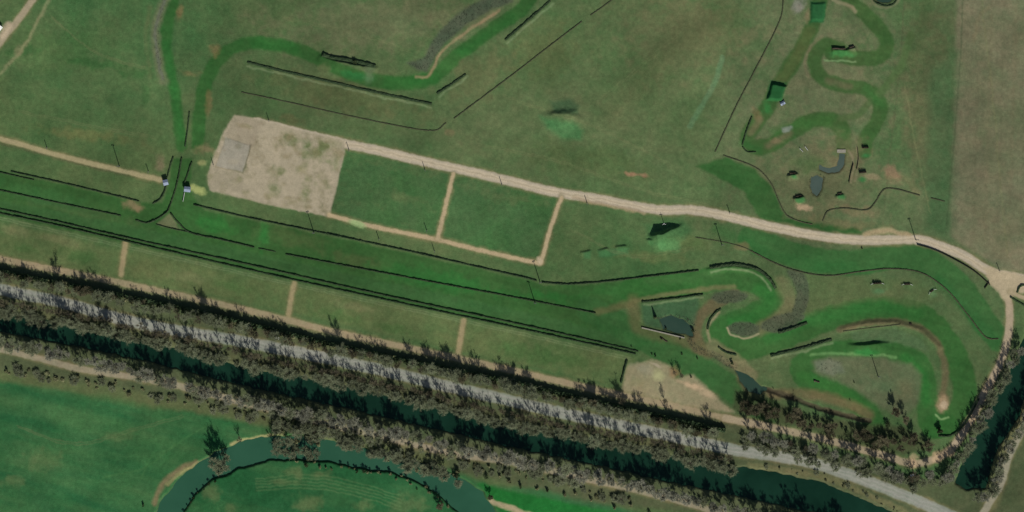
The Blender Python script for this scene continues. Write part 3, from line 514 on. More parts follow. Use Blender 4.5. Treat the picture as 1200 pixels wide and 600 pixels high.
HD = [
 ([(-120, 219), (0, 245), (77, 262), (150, 279), (300, 312), (450, 346), (600, 378), (697, 400), (748, 412)], 1.3, 1.5, 'upper hedge of the long double pair beside the main straight'),
 ([(-120, 224), (0, 250), (80, 267), (300, 318), (450, 351), (600, 383), (700, 405), (745, 415)], 1.3, 1.5, 'lower hedge of the long double pair, facing the pale rough strip'),
 ([(-100, 202), (0, 223), (70, 238), (142, 253)], 1.1, 1.3, 'low dark hedge running in the middle of the turf at left'),
 ([(-60, 188), (0, 202), (40, 211)], 1.0, 1.1, 'short low hedge cut off by the left edge, below the earth path'),
 ([(13, 201), (80, 216), (163, 236)], 1.1, 1.3, 'straight hedge under the left earth path, ending at the bare brown patch'),
 ([(203, 184), (199, 196), (196, 208)], 1.2, 1.6, 'short hedge leading down to the left blue hut'),
 ([(195, 216), (193, 224), (188, 233), (179, 239)], 1.3, 1.6, 'small J-shaped hedge curling below the left blue hut'),
 ([(213, 185), (208, 213), (200, 239), (194, 250), (174, 261), (159, 258)], 1.3, 1.6, 'long curved hedge between the two blue huts, bending left at its foot'),
 ([(225, 190), (220, 204), (216, 216)], 1.2, 1.6, 'short hedge leading down to the right blue hut'),
 ([(200, 250), (209, 261), (224, 273), (260, 281), (298, 290)], 1.3, 1.5, 'hedge sweeping right from the tip of the small tan triangle'),
 ([(183, 263), (202, 268), (221, 272)], 0.8, 1.0, 'thin hedge forming the base of the small tan triangle'),
 ([(303, 291), (323, 295)], 0.8, 0.9, 'tiny low hedge bridging the gap in the middle of the straight'),
 ([(335, 298), (450, 320), (600, 348), (698, 367)], 1.2, 1.4, 'long middle hedge dividing the main straight lengthwise'),
 ([(227, 240), (300, 257), (450, 288), (600, 322), (629, 329)], 1.2, 1.5, 'long north hedge of the straight below the sandy yard and fields'),
 ([(635, 331), (665, 333), (710, 330), (760, 324), (819, 317)], 1.3, 1.6, 'hedge bowing gently upward right of the small field corner'),
 ([(832, 314), (860, 310), (886, 315), (901, 326), (909, 338)], 2.6, 2.0, 'thick rounded hedge capping the tight bend of the course'),
 ([(752, 354), (788, 350), (824, 345)], 1.5, 1.6, 'short straight hedge above the dark pond'),
 ([(903, 417), (940, 408), (975, 398)], 2.2, 1.9, 'thick straight hedge slanting between two mown lanes at right'),
 ([(912, 390), (928, 385), (946, 378)], 2.4, 2.0, 'thick short hedge at the foot of the grey reed slope'),
 ([(829, 386), (832, 375), (838, 367), (845, 362)], 1.8, 1.6, 'curved hedge hugging the inside bank left of the round reed bed'),
 ([(842, 407), (851, 413), (863, 416)], 1.6, 1.5, 'small hedge at the bottom of the bend above the teal pond'),
 ([(290, 73), (330, 83), (370, 92), (440, 108), (506, 122)], 2.2, 1.2, 'thick long hedge in the upper meadow above a parallel thin one'),
 ([(283, 108), (330, 118), (420, 138), (502, 153), (523, 144)], 1.2, 1.1, 'thin hedge kinked at its right end, nearest above the sandy yard'),
 ([(532, 139), (600, 88), (640, 57), (682, 25)], 1.2, 1.2, 'long thin diagonal hedge climbing to the upper right in mid meadow'),
 ([(692, 18), (717, 0), (760, -34)], 1.2, 1.2, 'short end of the diagonal hedge cut off by the top edge'),
 ([(512, 110), (529, 99), (546, 87)], 2.0, 1.3, 'short thick slanted hedge at the right end of the long thick one'),
 ([(592, 47), (620, 23), (645, 1)], 2.0, 1.4, 'short thick slanted hedge near the top edge at centre'),
 ([(922, -40), (918, 0), (913, 26), (888, 76), (862, 126), (838, 178)], 1.3, 1.2, 'long hedge descending leftward from the top edge beside the small course'),
 ([(848, 182), (885, 196), (903, 214), (913, 236), (922, 252), (936, 259), (952, 263)], 1.2, 1.2, 'curving hedge rimming the dark green turf patch above the main path'),
 ([(964, 259), (971, 247), (990, 244), (1015, 246), (1025, 238), (1036, 222), (1052, 222), (1078, 229)], 1.4, 1.2, 'wavy S-shaped hedge above the widest part of the main path'),
 ([(1091, 232), (1107, 236)], 1.2, 1.1, 'tiny hedge piece continuing the wavy hedge on its right'),
 ([(881, 137), (874, 156), (870, 170)], 1.3, 1.4, 'short steep hedge at the left hairpin of the small upper course'),
 ([(870, 172), (876, 178), (886, 178)], 1.0, 1.1, 'tiny hedge curling under the left hairpin of the small upper course'),
 ([(880, 294), (903, 306), (925, 315), (950, 321), (975, 323), (1010, 318), (1045, 315), (1080, 320), (1110, 340), (1135, 370), (1152, 392), (1160, 397), (1170, 397)], 1.3, 1.4, 'very long curved hedge along the inside of the outer green lane'),
 ([(728, 449), (731, 436), (735, 422)], 1.6, 2.6, 'tall upright hedge at the left border of the bare pale ground'),
 ([(222, 131), (220, 150), (217, 172)], 1.2, 1.5, 'lone steep hedge between the two lanes above the blue huts'),
 ([(1184, 348), (1192, 353), (1206, 361)], 1.5, 1.5, 'short hedge below the side path at the right edge'),
 ([(1192, 343), (1195, 336), (1202, 334), (1220, 337)], 1.6, 1.6, 'hooked hedge at the path junction on the right edge'),
 ([(1100, 511), (1115, 510), (1131, 496), (1147, 467)], 1.6, 1.6, 'dark hedge curving around the lower right tip of the course'),
 ([(988, 388), (1020, 384), (1055, 380)], 1.0, 1.0, 'thin dry hedge on the brown ridge inside the right loop'),
 ([(1022, -4), (1026, 3), (1038, 7), (1048, 4), (1053, -6)], 1.3, 1.2, 'rounded hedge under the small pond at the top edge'),
 ([(815, 278), (850, 284), (872, 290), (880, 294)], 0.9, 0.9, 'faint low hedge joining the outer lane left of its start'),
 ([(1186, -8), (1200, -22)], 1.0, 1.0, 'x'),
]
for h in HD:
    if h[3] == 'x': continue
    dryh = h[3].startswith(('long thin diagonal', 'short end of', 'long hedge descending', 'thin dry', 'wavy', 'tiny hedge piece', 'faint', 'curving hedge', 'thin hedge kinked', 'very long'))
    k_ = .75 if dryh else .85; hedge(h[0], h[1]*k_, h[2]*(.45 if dryh else .82), h[3], 'hedge_dry' if dryh else 'hedge')
hedge([(378, 64), (390, 68), (405, 70), (425, 74), (440, 78)], 3.0, 1.7, 'dark ragged thicket hedge on the bank in the upper green lane', rag=.1)
# brown timber fence along the main path
def board_fence(p, h, label):
    pts = spline(p, 8); seg = np.hypot(*np.diff(pts, axis=0).T); s = np.concatenate([[0], np.cumsum(seg)]); n = int(s[-1]*S/3)
    t = np.linspace(0, s[-1], n); X = np.interp(t, s, pts[:, 0]); Y = np.interp(t, s, pts[:, 1]); o0 = W(X[0], Y[0]); root = empty('fence', o0)
    b = MB(); P = [Vector(W(X[i], Y[i]))-Vector(o0) for i in range(n)]
    for a, c in zip(P[:-1], P[1:]):
        d = (c-a); e = Vector((-d.y, d.x, 0)).normalized()*0.12
        for z0, z1 in ((0.15, 0.55), (0.62, 1.0), (1.07, h)):
            k = len(b.v)
            for q, z in ((a, z0), (c, z0), (c, z1), (a, z1)):
                b.v += [tuple(q+e+Vector((0, 0, z))), tuple(q-e+Vector((0, 0, z)))]
            b.f += [[k, k+2, k+4, k+6], [k+1, k+7, k+5, k+3], [k+6, k+4, k+5, k+7], [k, k+1, k+3, k+2]]
    b.build('board_panel', M['darkwood'], root)
    for q in P: MB().box(q.x-.2, q.y-.2, q.z-.2, q.x+.2, q.y+.2, q.z+h+.12).build('post', M['darkwood'], root)
    tag(root, label, 'fence')
board_fence([(1075, 287), (1092, 292), (1110, 300), (1140, 317), (1160, 334)], 1.5, 'brown board fence curving along the sandy path at right')
board_fence([(1154, 338), (1159, 331)], 1.4, 'very short brown fence piece at the junction end of the path')
board_fence([(1000, 192), (997, 203), (995, 214)], 1.4, 'short dark fence piece right of the angular pond')
board_fence([(1005, 174), (1006, 186), (1004, 198)], 1.1, 'low fence piece between the angular pond and the dark brush jump')
# pale stone wall by the pond
g0 = W(752, 384); wl = empty('stone_wall', g0); e1 = Vector(W(802, 396))-Vector(g0); L_ = e1.length; wl.rotation_euler.z = math.atan2(e1.y, e1.x)
MB().box(0, -.35, -.6, L_, .35, 0.9).build('wall', M['stone'], wl); MB().box(-.1, -.5, .9, L_+.1, .5, 1.05, .06).build('coping', M['stone'], wl)
tag(wl, 'low pale stone wall along the south side of the dark pond', 'wall')

# ------------------------------------------------------------------ lamp posts and masts
def lamp_proto(h, mast):
    root = empty('floodlight_mast' if mast else 'lamp_post', (0, 0, 0)); r = .38 if mast else .34
    MB().box(-.4, -.4, -.2, .4, .4, .25, .05).build('base', M['stone'], root)
    MB().tube((0, 0, .2), (0, 0, h), r, r*.6, 8).build('pole', M['steel'], root, True)
    if mast:
        MB().box(-1.1, -.12, h-.05, 1.1, .12, h+.15).build('crossarm', M['steel'], root)
        for x in (-.8, .8): MB().box(x-.35, -.5, h-.35, x+.35, -.13, h+.3, .04).build('floodlight', M['steel'], root)
    else:
        MB().tube((0, 0, h-.1), (0, -1.0, h+.15), .12, .09, 6).build('arm', M['steel'], root)
        MB().box(-.2, -1.6, h+.05, .2, -.9, h+.25, .04).build('lamp_head', M['steel'], root)
    return root
LP = [(174, 201, 'beside the earth path near the left blue hut'), (250, 193, 'just left of the grey slab of the sandy yard'), (315, 141, 'at the upper edge of the sandy yard'), (409, 176, 'at the upper left corner of the first square field'), (498, 199, 'above the first square field by its right end'), (588, 216, 'on the path above the second square field'), (688, 238, 'on the path just right of the second square field'), (855, 249, 'north of the main path below the dark green patch'), (1171, 317, 'north of the path junction at the right edge'), (444, 280, 'below the light green spot on the field path'), (509, 294, 'below the path junction between the square fields'), (500, 270, 'inside the first square field near its lower right corner'), (55, 173, 'above the left earth path near the left edge')]
MP = [(846, 287, 'standing in grass between the main path and the bend'), (633, 331, 'at the gap in the hedge below the second field corner'), (627, 355, 'on the middle hedge of the straight'), (1073, 281, 'at the left end of the brown board fence'), (368, 273, 'on the north hedge below the sandy yard'), (140, 195, 'above the earth path in the left field'), (1029, 441, 'on the dry ground inside the right loop')]
for spots, hh, mast, lab, gr in ((LP, 5.2, False, 'slim grey lamp post ', 'lamp posts along the paths'), (MP, 13.5, True, 'tall grey floodlight mast ', 'floodlight masts on the grounds')):
    pr = None
    for x, y, s in spots:
        o = lamp_proto(hh, mast) if pr is None else copy_tree(pr)
        if pr is None: pr = o
        o.location = W(x, y); o.rotation_euler.z = U(-.4, .4); tag(o, lab+s, 'floodlight' if mast else 'lamp post', gr)
mst = empty('flagpole', W(778, 262)); MB().tube((0, 0, -.3), (0, 0, 7), .3, .16, 8).build('pole', M['white'], mst); MB().tube((0, 0, 5.6), (1.3, -.9, 6.4), .2, .14, 6).build('arm', M['white'], mst); MB().tube((0, 0, 5.6), (-1.2, -1.0, 6.4), .2, .14, 6).build('arm', M['white'], mst)
MB().box(-.6, -.6, -.3, .6, .6, .2, .1).build('base', M['stone'], mst); tag(mst, 'white pole with two short arms behind the steep grass mound', 'pole')

# ------------------------------------------------------------------ huts, jumps and small things
def hut(x, y, rz, label, w=3.6, d=3.2, h=3.4, wall='blue', roof='roofgrey', cat='hut'):
    r = empty('wooden_hut', W(x, y), rz); MB().box(-w/2, -d/2, -.4, w/2, d/2, h).build('wall', M[wall], r)
    MB().gable(-w/2-.35, -d/2-.4, w/2+.35, d/2+.4, h, h+.9).build('roof', M[roof], r)
    dr = MB().box(-.5, -d/2-.08, 0, .4, -d/2-.003, 2.0).build('door', M['darkwood'], r); MB().box(.2, -d/2-.16, .95, .32, -d/2-.083, 1.07).build('handle', M['steel'], dr)
    for sx in (-1, 1):
        wi = MB().box(sx*(w/2+.003)-.03, -.7, 1.5, sx*(w/2+.003)+.05, .7, 2.5).build('window', M['white'], r)
        xx = sx*(w/2+.07); MB().box(xx-.02, -.6, 1.6, xx+.02, .6, 2.4).build('pane', M['glass'], wi)
    tag(r, label, cat); return r
hut(194.5, 214, .25, 'small blue hut with pale roof beside the J-shaped hedge', 3.4, 3.8, 3.6)
hut(220, 222, -.1, 'small blue hut with pale roof beside the yellowish grass spot', 4.6, 3.6, 3.6)
hut(-1, 33, .9, 'white hut cut by the left edge beside the sandy road', 4.2, 4.0, 2.8, 'white', 'white')
gt = empty('white_gate', W(215.5, 231), 1.4)
for x in (-3.6, 3.6): MB().box(x-.14, -.14, -.2, x+.14, .14, 1.6).build('post', M['white'], gt)
for z in (.5, .9, 1.3): MB().box(-3.45, -.1, z, 3.45, .1, z+.16).build('rail', M['white'], gt)
tag(gt, 'white railed gate just below the right blue hut', 'gate')
hut(917, 121, .5, 'little white house-shaped jump at the foot of the green berm', 3.4, 2.2, 0.9, 'white', 'roofgrey', 'horse jump')
def brush_jump(x, y, rz, L, h, label, wings=True):
    r = empty('brush_jump', W(x, y), rz); f = MB()
    f.box(-L/2, -.7, -.2, L/2, .7, h*.55, .12).build('frame', M['darkwood'], r); b = MB()
    for i in range(int(L*16)):
        px_, py_ = U(-L/2, L/2), U(-.5, .5); b.tube((px_, py_, h*.45), (px_+U(-.15, .15), py_+U(-.2, .2), h*U(.85, 1.15)), .07, .03, 3, False)
    b.build('brush', M['brush'], r)
    if wings:
        for s in (-1, 1):
            wv = MB(); x0 = s*(L/2+.1); x1 = s*(L/2+2.0)
            for z in (.4, .85, 1.3): wv.tube((x0, 0, z), (x1, -.9, z), .09, .09, 5)
            wv.tube((x0, 0, -.2), (x0, 0, 1.6), .12, .12, 6).tube((x1, -.9, -.2), (x1, -.9, 1.6), .12, .12, 6); wv.build('wing', M['white'], r)
    tag(r, label, 'horse jump', 'cross-country jumps'); return r
brush_jump(1028, 332, .05, 7, 2.6, 'dark brush jump with white wings above the right loop, largest of three')
brush_jump(1063, 333, 0, 5, 1.5, 'small brush jump with white wings, middle of three below the outer lane')
brush_jump(1092, 341, .6, 3.5, 1.4, 'smallest brush jump with white wings, rightmost below the outer lane')
brush_jump(1014, 173, 0, 5.5, 2.4, 'dark brush jump closing the lower end of the S-shaped lane', False)
brush_jump(1011, 202, .1, 6, 2.8, 'dark brush jump on grass beside the pinkish bare patch', False)
brush_jump(929, 203, .05, 5.5, 1.8, 'dark brush jump left of the grass knoll west of the ponds', False)
brush_jump(936, 230, .2, 5.5, 1.8, 'dark brush jump left of the long lower pond', False)
brush_jump(984, 227, .2, 4, 1.4, 'low brush jump right of the long lower pond', False)
brush_jump(1067, 380, 0, 2.2, .9, 'tiny dark brush jump on the ridge of the right loop', False)
def log_jump(x, y, rz, L, rad, label):
    r = empty('log_jump', W(x, y), rz); m = MB(); n = 8
    for i in range(n):
        a, c = -L/2+L*i/n, -L/2+L*(i+1)/n; m.tube((a, .25*math.sin(i*.8), rad), (c, .25*math.sin((i+1)*.8), rad), rad*(1-.04*i), rad*(1-.04*(i+1)), 10, i in (0, n-1))
    m.build('log', M['darkwood'], r, True)
    for s in (-.3, .3): MB().box(s*L-.3, -rad*1.5, -.2, s*L+.3, rad*1.5, rad*.5).build('support', M['wood'], r)
    tag(r, label, 'horse jump', 'cross-country jumps')
log_jump(983, 57, .0, 11, .8, 'long dark log jump in the top bend of the S-shaped lane')
log_jump(998, 55, .5, 4, .8, 'short dark log lying crooked right of the long log')
log_jump(957, 447, -.2, 5, .6, 'single dark log on the lower mown lane of the right loop')
log_jump(778, 398, -.5, 7, .5, 'slanted dark log below the pale pond wall')
def rail_jump(x, y, rz, label):
    r = empty('rail_jump', W(x, y), rz)
    for s in (-1.9, 1.9): MB().tube((s, 0, -.2), (s, 0, 1.4), .16, .14, 6).build('post', M['white'], r)
    for z in (.55, 1.1): MB().tube((-1.8, 0, z), (1.8, 0, z), .13, .13, 6).build('rail', M['white'], r)
    tag(r, label, 'horse jump', 'cross-country jumps')
rail_jump(939, 176, 2.3, 'pale rail jump left of its twin on the grass knoll'); rail_jump(945, 174, 2.2, 'pale rail jump right of its twin on the grass knoll')
pad = empty('concrete_platform', W(986, 177), 0); MB().box(-3.6, -1.4, -.3, 3.6, 1.4, .25, .05).build('slab', M['stone'], pad); MB().box(-3.6, 1.05, .25, 3.6, 1.25, .6).build('kerb', M['stone'], pad); tag(pad, 'pale concrete platform at the head of the angular pond', 'platform')
def small_trailer(x, y, rz, label):
    r = empty('utility_trailer', W(x, y), rz); b = MB().box(-1.5, -.9, .55, 1.5, .9, 1.5, .05).build('body', M['white'], r)
    for s in (-1, 1):
        wq = MB().tube((0, s*.95, .35), (0, s*1.15, .35), .35, .35, 12).build('wheel', M['glass'], r)
    MB().tube((1.5, 0, .6), (2.5, 0, .5), .07, .06, 6).build('drawbar', M['steel'], r); tag(r, label, 'trailer')
small_trailer(325, 396, -.2, 'tiny white trailer on the grey canal road at left')
small_trailer(1069, 557, .3, 'tiny white trailer under the trees by the right dirt trail')

# ------------------------------------------------------------------ trees
def bare_tree(h, spread, seed, twigs, lean=0.0, narrow=False):
    """limbs mesh + twig mesh; unit is metres"""
    r = random.Random(seed); t = MB(); tv = []; tf = []
    def uu(a, b): return a+(b-a)*r.random()
    top = Vector((uu(-.4, .4)+lean, uu(-.4, .4), h*.62)); t.tube((0, 0, -.5), top*.5, h*.017+.06, h*.013+.04, 7); t.tube(top*.5, top, h*.013+.04, h*.006+.02, 6)
    tips = []
    for i in range(11 if not narrow else 9):
        f = uu(.28, 1.0) if not narrow else uu(.15, 1.0); a = i*2.4+uu(-.4, .4); st = top*f
        R_ = spread*(1.05-.5*f)*uu(.65, 1.05); en = st+Vector((math.cos(a)*R_, math.sin(a)*R_, h*uu(.14, .36)*(1.0 if f < .8 else 1.2))); en.z = min(en.z, h)
        mid = (st+en)/2+Vector((uu(-.3, .3), uu(-.3, .3), -h*.02)); t.tube(st, mid, .13+h*.003, .09, 5, False); t.tube(mid, en, .09, .045, 4, False)
        for k in range(5):
            q = st.lerp(en, uu(.35, 1.0)); b = a+uu(-1.6, 1.6); e2 = q+Vector((math.cos(b), math.sin(b), uu(.2, 1.3)))*spread*uu(.22, .5); t.tube(q, e2, .055, .03, 3, False); tips.append((q, e2))
    for i in range(twigs):
        q, e = tips[r.randrange(len(tips))]; s = q.lerp(e, uu(.1, 1.05)); d = Vector((uu(-1, 1), uu(-1, 1), uu(-.45, 1.1))); d.normalize(); L = uu(.7, 1.7)*(.5+spread*.13)
        side = d.cross(Vector((uu(-.55, .55), uu(-.75, .35), 1.0))); side.normalize(); wd = uu(.025, .06); n = len(tv); m2 = s+d*L*.5+Vector((uu(-.15, .15), uu(-.15, .15), .1))
        tv += [tuple(s-side*wd), tuple(s+side*wd), tuple(m2+side*wd*1.1), tuple(m2-side*wd*1.1), tuple(s+d*L)]; tf += [(n, n+1, n+2, n+3), (n+3, n+2, n+4)]
    return t, tv, tf
def leafy(rad, h, seed, n, leaf, base=.1):
    r = random.Random(seed); v = []; f = []
    def uu(a, b): return a+(b-a)*r.random()
    cl = [(Vector((uu(-.6, .6)*rad, uu(-.6, .6)*rad, h*uu(base+.2, .85))), rad*uu(.3, .6)) for _ in range(9)]
    for i in range(n):
        c, cr = cl[r.randrange(9)]; d = Vector((r.gauss(0, 1), r.gauss(0, 1), r.gauss(0, 1))); d.normalize(); p = c+d*cr*uu(.5, 1.1); p.z = min(max(p.z, h*base), h*1.02)
        a = Vector((uu(-1, 1), uu(-1, 1), uu(-.6, .6))).normalized(); b = a.cross(d+Vector((uu(-.4, .4), uu(-.4, .4), .01))); b.normalize(); s = leaf*uu(.5, 1.2); k = len(v)
        v += [tuple(p-a*s), tuple(p+b*s*.6), tuple(p+a*s), tuple(p-b*s*.6)]; f.append((k, k+1, k+2, k+3))
    return v, f
protos = {}
def make_protos():
    for kind, mat, n, hs, tw in (('olive', 'twig_olive', 6, (12.5, 18), 1700), ('grey', 'twig_grey', 6, (13, 17), 2200), ('brown', 'twig_brown', 3, (10, 13), 1500), ('thin', 'twig_brown', 5, (12, 16), 330), ('poplar', 'twig_grey', 4, (17, 21), 1800), ('pale', 'twig_olive', 2, (15, 17), 2300), ('bushy', 'twig_olive', 6, (5, 7), 1900), ('dark', 'twig_brown', 5, (7, 9.5), 2200)):
        L = []
        for i in range(n):
            h = U(*hs); sp = {'olive': U(3.6, 5.0), 'grey': U(4.0, 5.6), 'brown': U(3.0, 4.0), 'thin': U(2.2, 3.6), 'poplar': U(3.0, 4.0), 'pale': U(4.6, 5.4), 'bushy': U(4.2, 5.8), 'dark': U(4.4, 6.0)}[kind]
            t, v, f = bare_tree(h, sp, len(protos)*50+i*7+3, tw, U(-.8, .8), kind == 'poplar')
            tm = bpy.data.meshes.new('trunk'); tm.from_pydata(t.v, [], t.f); tm.materials.append(M['bark']); cm = bpy.data.meshes.new('crown'); cm.from_pydata(v, [], f); cm.materials.append(M[mat]); L.append((tm, cm))
        protos[kind] = L
    for kind, mat, n in (('scrub', 'leaf_dark', 4), ('scrub_olive', 'leaf_olive', 4)):
        L = []
        for i in range(n):
            v, f = leafy(U(2.0, 2.8), U(3.6, 5.0), 900+i*3+n, 420, .42); t = MB()
            for k in range(5): a = k*1.3; t.tube((0, 0, -.3), (math.cos(a)*1.1, math.sin(a)*1.1, U(2, 3)), .09, .04, 4)
            tm = bpy.data.meshes.new('stems'); tm.from_pydata(t.v, [], t.f); tm.materials.append(M['bark']); cm = bpy.data.meshes.new('foliage'); cm.from_pydata(v, [], f); cm.materials.append(M[mat]); L.append((tm, cm))
        protos[kind] = L
make_protos()
def plant(kind, x, y, sc, label, group=None, name=None, cat=None, sz=None):
    tm, cm = random.choice(protos[kind]); bush = kind.startswith('scrub'); nm = name or ('bush' if bush else {'bushy': 'bushy_tree', 'grey': 'tall_tree', 'poplar': 'tall_tree', 'thin': 'slender_tree', 'dark': 'bushy_tree'}.get(kind, 'bare_tree'))
    r = empty(nm, W(x, y, -.05), U(0, 6.28)); s = sc*U(.9, 1.1); r.scale = (s, s, (sz or 1)*s)
    a = bpy.data.objects.new('stems' if bush else 'trunk', tm); b = bpy.data.objects.new('foliage' if bush else 'crown', cm)
    for o in (a, b): C.objects.link(o); o.parent = r
    tag(r, label, cat or ('bush' if bush else 'tree'), group); return r
SECT = [(145, 'west of first dirt stub'), (340, 'between first two dirt stubs'), (540, 'between second and third dirt stubs'), (735, 'east of third dirt stub'), (2000, 'below bare pale ground')]
def sect(x):
    for m_, s in SECT:
        if x < m_: return s
def row(p, step, jx, jy, kinds, sc, labf, group, x0=-1e9, x1=1e9, skip=0.0, sz=(.9, 1.1)):
    pts = np.array(p, float); seg = np.hypot(*np.diff(pts, axis=0).T); s = np.concatenate([[0], np.cumsum(seg)]); t = U(0, step)
    while t < s[-1]:
        x = np.interp(t, s, pts[:, 0])+U(-jx, jx); y = np.interp(t, s, pts[:, 1])+U(-jy, jy); t += step*U(.7, 1.35)
        if x < x0 or x > x1 or random.random() < skip: continue
        plant(random.choice(kinds), x, y, U(*sc), labf(x, y), group, sz=U(*sz))
BAND = [(0, 314), (100, 332), (200, 354), (300, 377), (383, 398), (467, 415), (600, 443), (700, 467), (800, 490), (840, 498)]
off = lambda p, d: [(x, y+d) for x, y in p]
HB = [(0, 318), (100, 337), (200, 358), (300, 381), (383, 402), (467, 420), (600, 447), (700, 471), (800, 493), (852, 505)]
for x0, x1, l in ((-30, 144, 'left of the first dirt stub'), (146, 340, 'between the first and second dirt stubs'), (342, 538, 'between the second and third dirt stubs'), (540, 730, 'between third dirt stub and bare ground'), (732, 850, 'below the bare pale ground')):
    xs = np.linspace(x0, x1, 12); hedge([(x, np.interp(x, [p[0] for p in HB], [p[1] for p in HB])) for x in xs], 3.4, 4.6, 'overgrown dark hedgerow under the towpath trees, '+l, 'hedge', name='hedgerow', rag=.32)
row(off(BAND, 7), 7.5, 1.5, 1.6, ['scrub', 'scrub', 'scrub_olive'], (1.0, 1.35), lambda x, y: 'dark bush in belt below towpath, '+sect(x), 'bushes in the belt beside the towpath')
row(off(BAND, 11), 6.2, 3, 3.6, ['olive', 'olive', 'bushy', 'brown', 'thin'], (.7, 1.2), lambda x, y: 'olive bare tree between towpath and grey road, '+sect(x), 'trees between the towpath and the grey road')
CORR = [(-5, 354), (150, 383), (300, 420), (400, 440), (500, 463), (600, 488), (720, 511), (800, 527), (860, 540)]
row(off(CORR, -2), 6.5, 3, 2.0, ['thin'], (.8, 1.2), lambda x, y: 'thin bare tree beside south edge of grey road, '+sect(x), 'thin trees along the south edge of the grey road')
row([(885, 545), (967, 559), (1020, 582), (1060, 603)], 9, 5, 3, ['scrub_olive', 'bushy'], (.2, .6), lambda x, y: 'low olive shrub on the bare canal bank at lower right', 'low shrubs on the lower right canal bank', sz=(.5, .8))
row(off(CORR, 10), 5.8, 2.5, 3.2, ['bushy', 'bushy', 'bushy', 'bushy', 'olive'], (.6, 1.3), lambda x, y: 'pale bushy tree on north canal bank, '+sect(x), 'bushy trees along the north canal bank', skip=.06)
SB = [(-10, 399), (12, 404), (55, 411), (100, 422), (150, 434), (200, 447), (300, 472), (400, 493), (500, 516), (600, 538), (700, 559), (800, 583), (860, 597), (1010, 636)]
row(SB, 6.8, 2.5, 3.5, ['grey', 'grey', 'grey', 'poplar', 'bushy', 'olive'], (.7, 1.25), lambda x, y: 'tall grey bare tree on south canal bank, '+sect(x), 'tall trees lining the south canal bank', skip=.05)
row([(0, 431), (100, 448), (200, 466), (300, 487), (400, 507), (520, 538), (640, 562), (740, 588)], 5, 4, 6, ['scrub_olive', 'bushy', 'scrub_olive', 'bushy'], (.45, .95), lambda x, y: 'low scrub between south path and meadow, '+sect(x), 'scrub between the south path and the meadow', sz=(.45, .75))
row([(560, 556), (700, 586), (760, 600)], 16, 4, 4, ['scrub_olive', 'scrub_olive', 'scrub'], (.55, .85), lambda x, y: 'small olive bush on the far bank strip by the bright green corner', 'bushes by the bright green corner')
row([(318, 515), (345, 514), (372, 518), (368, 532), (345, 531), (320, 531)], 6.5, 4, 5, ['bushy', 'olive', 'scrub_olive'], (.8, 1.2), lambda x, y: 'olive tree roofing over the hidden stretch of the winding river', 'trees roofing over the river')
row([(318, 500), (345, 502), (390, 514), (440, 529), (500, 548), (545, 562)], 5, 5, 6, ['bushy', 'olive', 'bushy', 'scrub_olive'], (.85, 1.15), lambda x, y: 'olive tree crowding the north bank of the winding river', 'trees along the north bank of the river')
row([(345, 541), (420, 552), (470, 560), (505, 578), (530, 600)], 7, 4, 3, ['scrub', 'scrub_olive', 'scrub_olive'], (.35, .9), lambda x, y: 'small dark bush on the meadow side of the winding river', 'bushes on the meadow bank of the river')
row([(214, 602), (232, 578), (252, 563)], 7, 1, 1, ['scrub'], (.35, .55), lambda x, y: 'dark bush on the right bank of the lower left river bend', 'bushes at the lower left river bend')
plant('pale', 261, 545, 1.15, 'big pale bare tree overhanging the river at the left meadow', name='bare_tree', sz=1.35); plant('pale', 252, 541, .95, 'pale bare tree just left of the big one over the river', sz=1.3); plant('thin', 262, 532, .9, 'thin tree behind the big pale tree on the river bank')
plant('pale', 257, 550, .9, 'lowest pale tree of the clump in the river bend', sz=1.0); plant('pale', 266, 537, .8, 'pale tree right of the big one over the river', sz=1.1)
plant('thin', 281, 515, .8, 'lone thin tree above the river right of the big pale tree'); plant('scrub', 168, 592, .6, 'lone dark bush at the bottom edge left of the river')
plant('brown', 515, 594, .9, 'brown tree at the bottom edge left of the river mouth'); plant('brown', 575, 582, .7, 'small tree at the head of the pale bottom path')
TR = [(868, 508), (920, 519), (967, 530), (1033, 549), (1070, 560), (1095, 556)]
row(TR, 12, 3, 3, ['poplar', 'grey', 'olive', 'thin'], (.95, 1.2), lambda x, y: 'tall bare tree on the south verge of the dirt trail, right part', 'trees on the south verge of the right dirt trail')
row(off(TR, 9), 6, 4, 6, ['bushy', 'bushy', 'olive'], (.65, .95), lambda x, y: 'low olive tree between the dirt trail and the grey road, right part', 'low trees between the right dirt trail and grey road')
row([(1195, 408), (1180, 436), (1165, 460), (1150, 492), (1137, 520), (1118, 545), (1105, 565)], 6.5, 3, 3, ['olive', 'bushy', 'grey'], (.8, 1.1), lambda x, y: 'olive bare tree on the west bank of the dark canal arm', 'trees on the west bank of the canal arm')
row([(1214, 460), (1200, 490), (1184, 518), (1172, 545), (1164, 575), (1140, 585)], 7, 2, 2, ['olive', 'grey'], (.95, 1.2), lambda x, y: 'olive bare tree on the east bank of the dark canal arm', 'trees on the east bank of the canal arm')
row([(868, 472), (890, 480), (915, 486), (950, 498), (1000, 510), (1040, 518), (1085, 524)], 6.5, 4, 8, ['dark', 'dark', 'scrub', 'brown'], (.75, 1.1), lambda x, y: 'dark brown tree between the ditch and the right dirt trail', 'dark trees between the ditch and the right dirt trail')
for x, y, k, s, l in ((1048, 482, 'brown', 1.2, 'largest brown bare tree at the lower tip of the dry ground'), (1060, 492, 'brown', 1.0, 'brown bare tree just right of the largest one'), (1040, 498, 'scrub', 1.1, 'dark bush below the largest brown tree'), (1070, 510, 'brown', 1.0, 'brown tree beside the trail at the bottom of the right loop'), (1101, 504, 'scrub', 1.5, 'big round dark bush below the bare tip of the right loop')): plant(k, x, y, s, l)
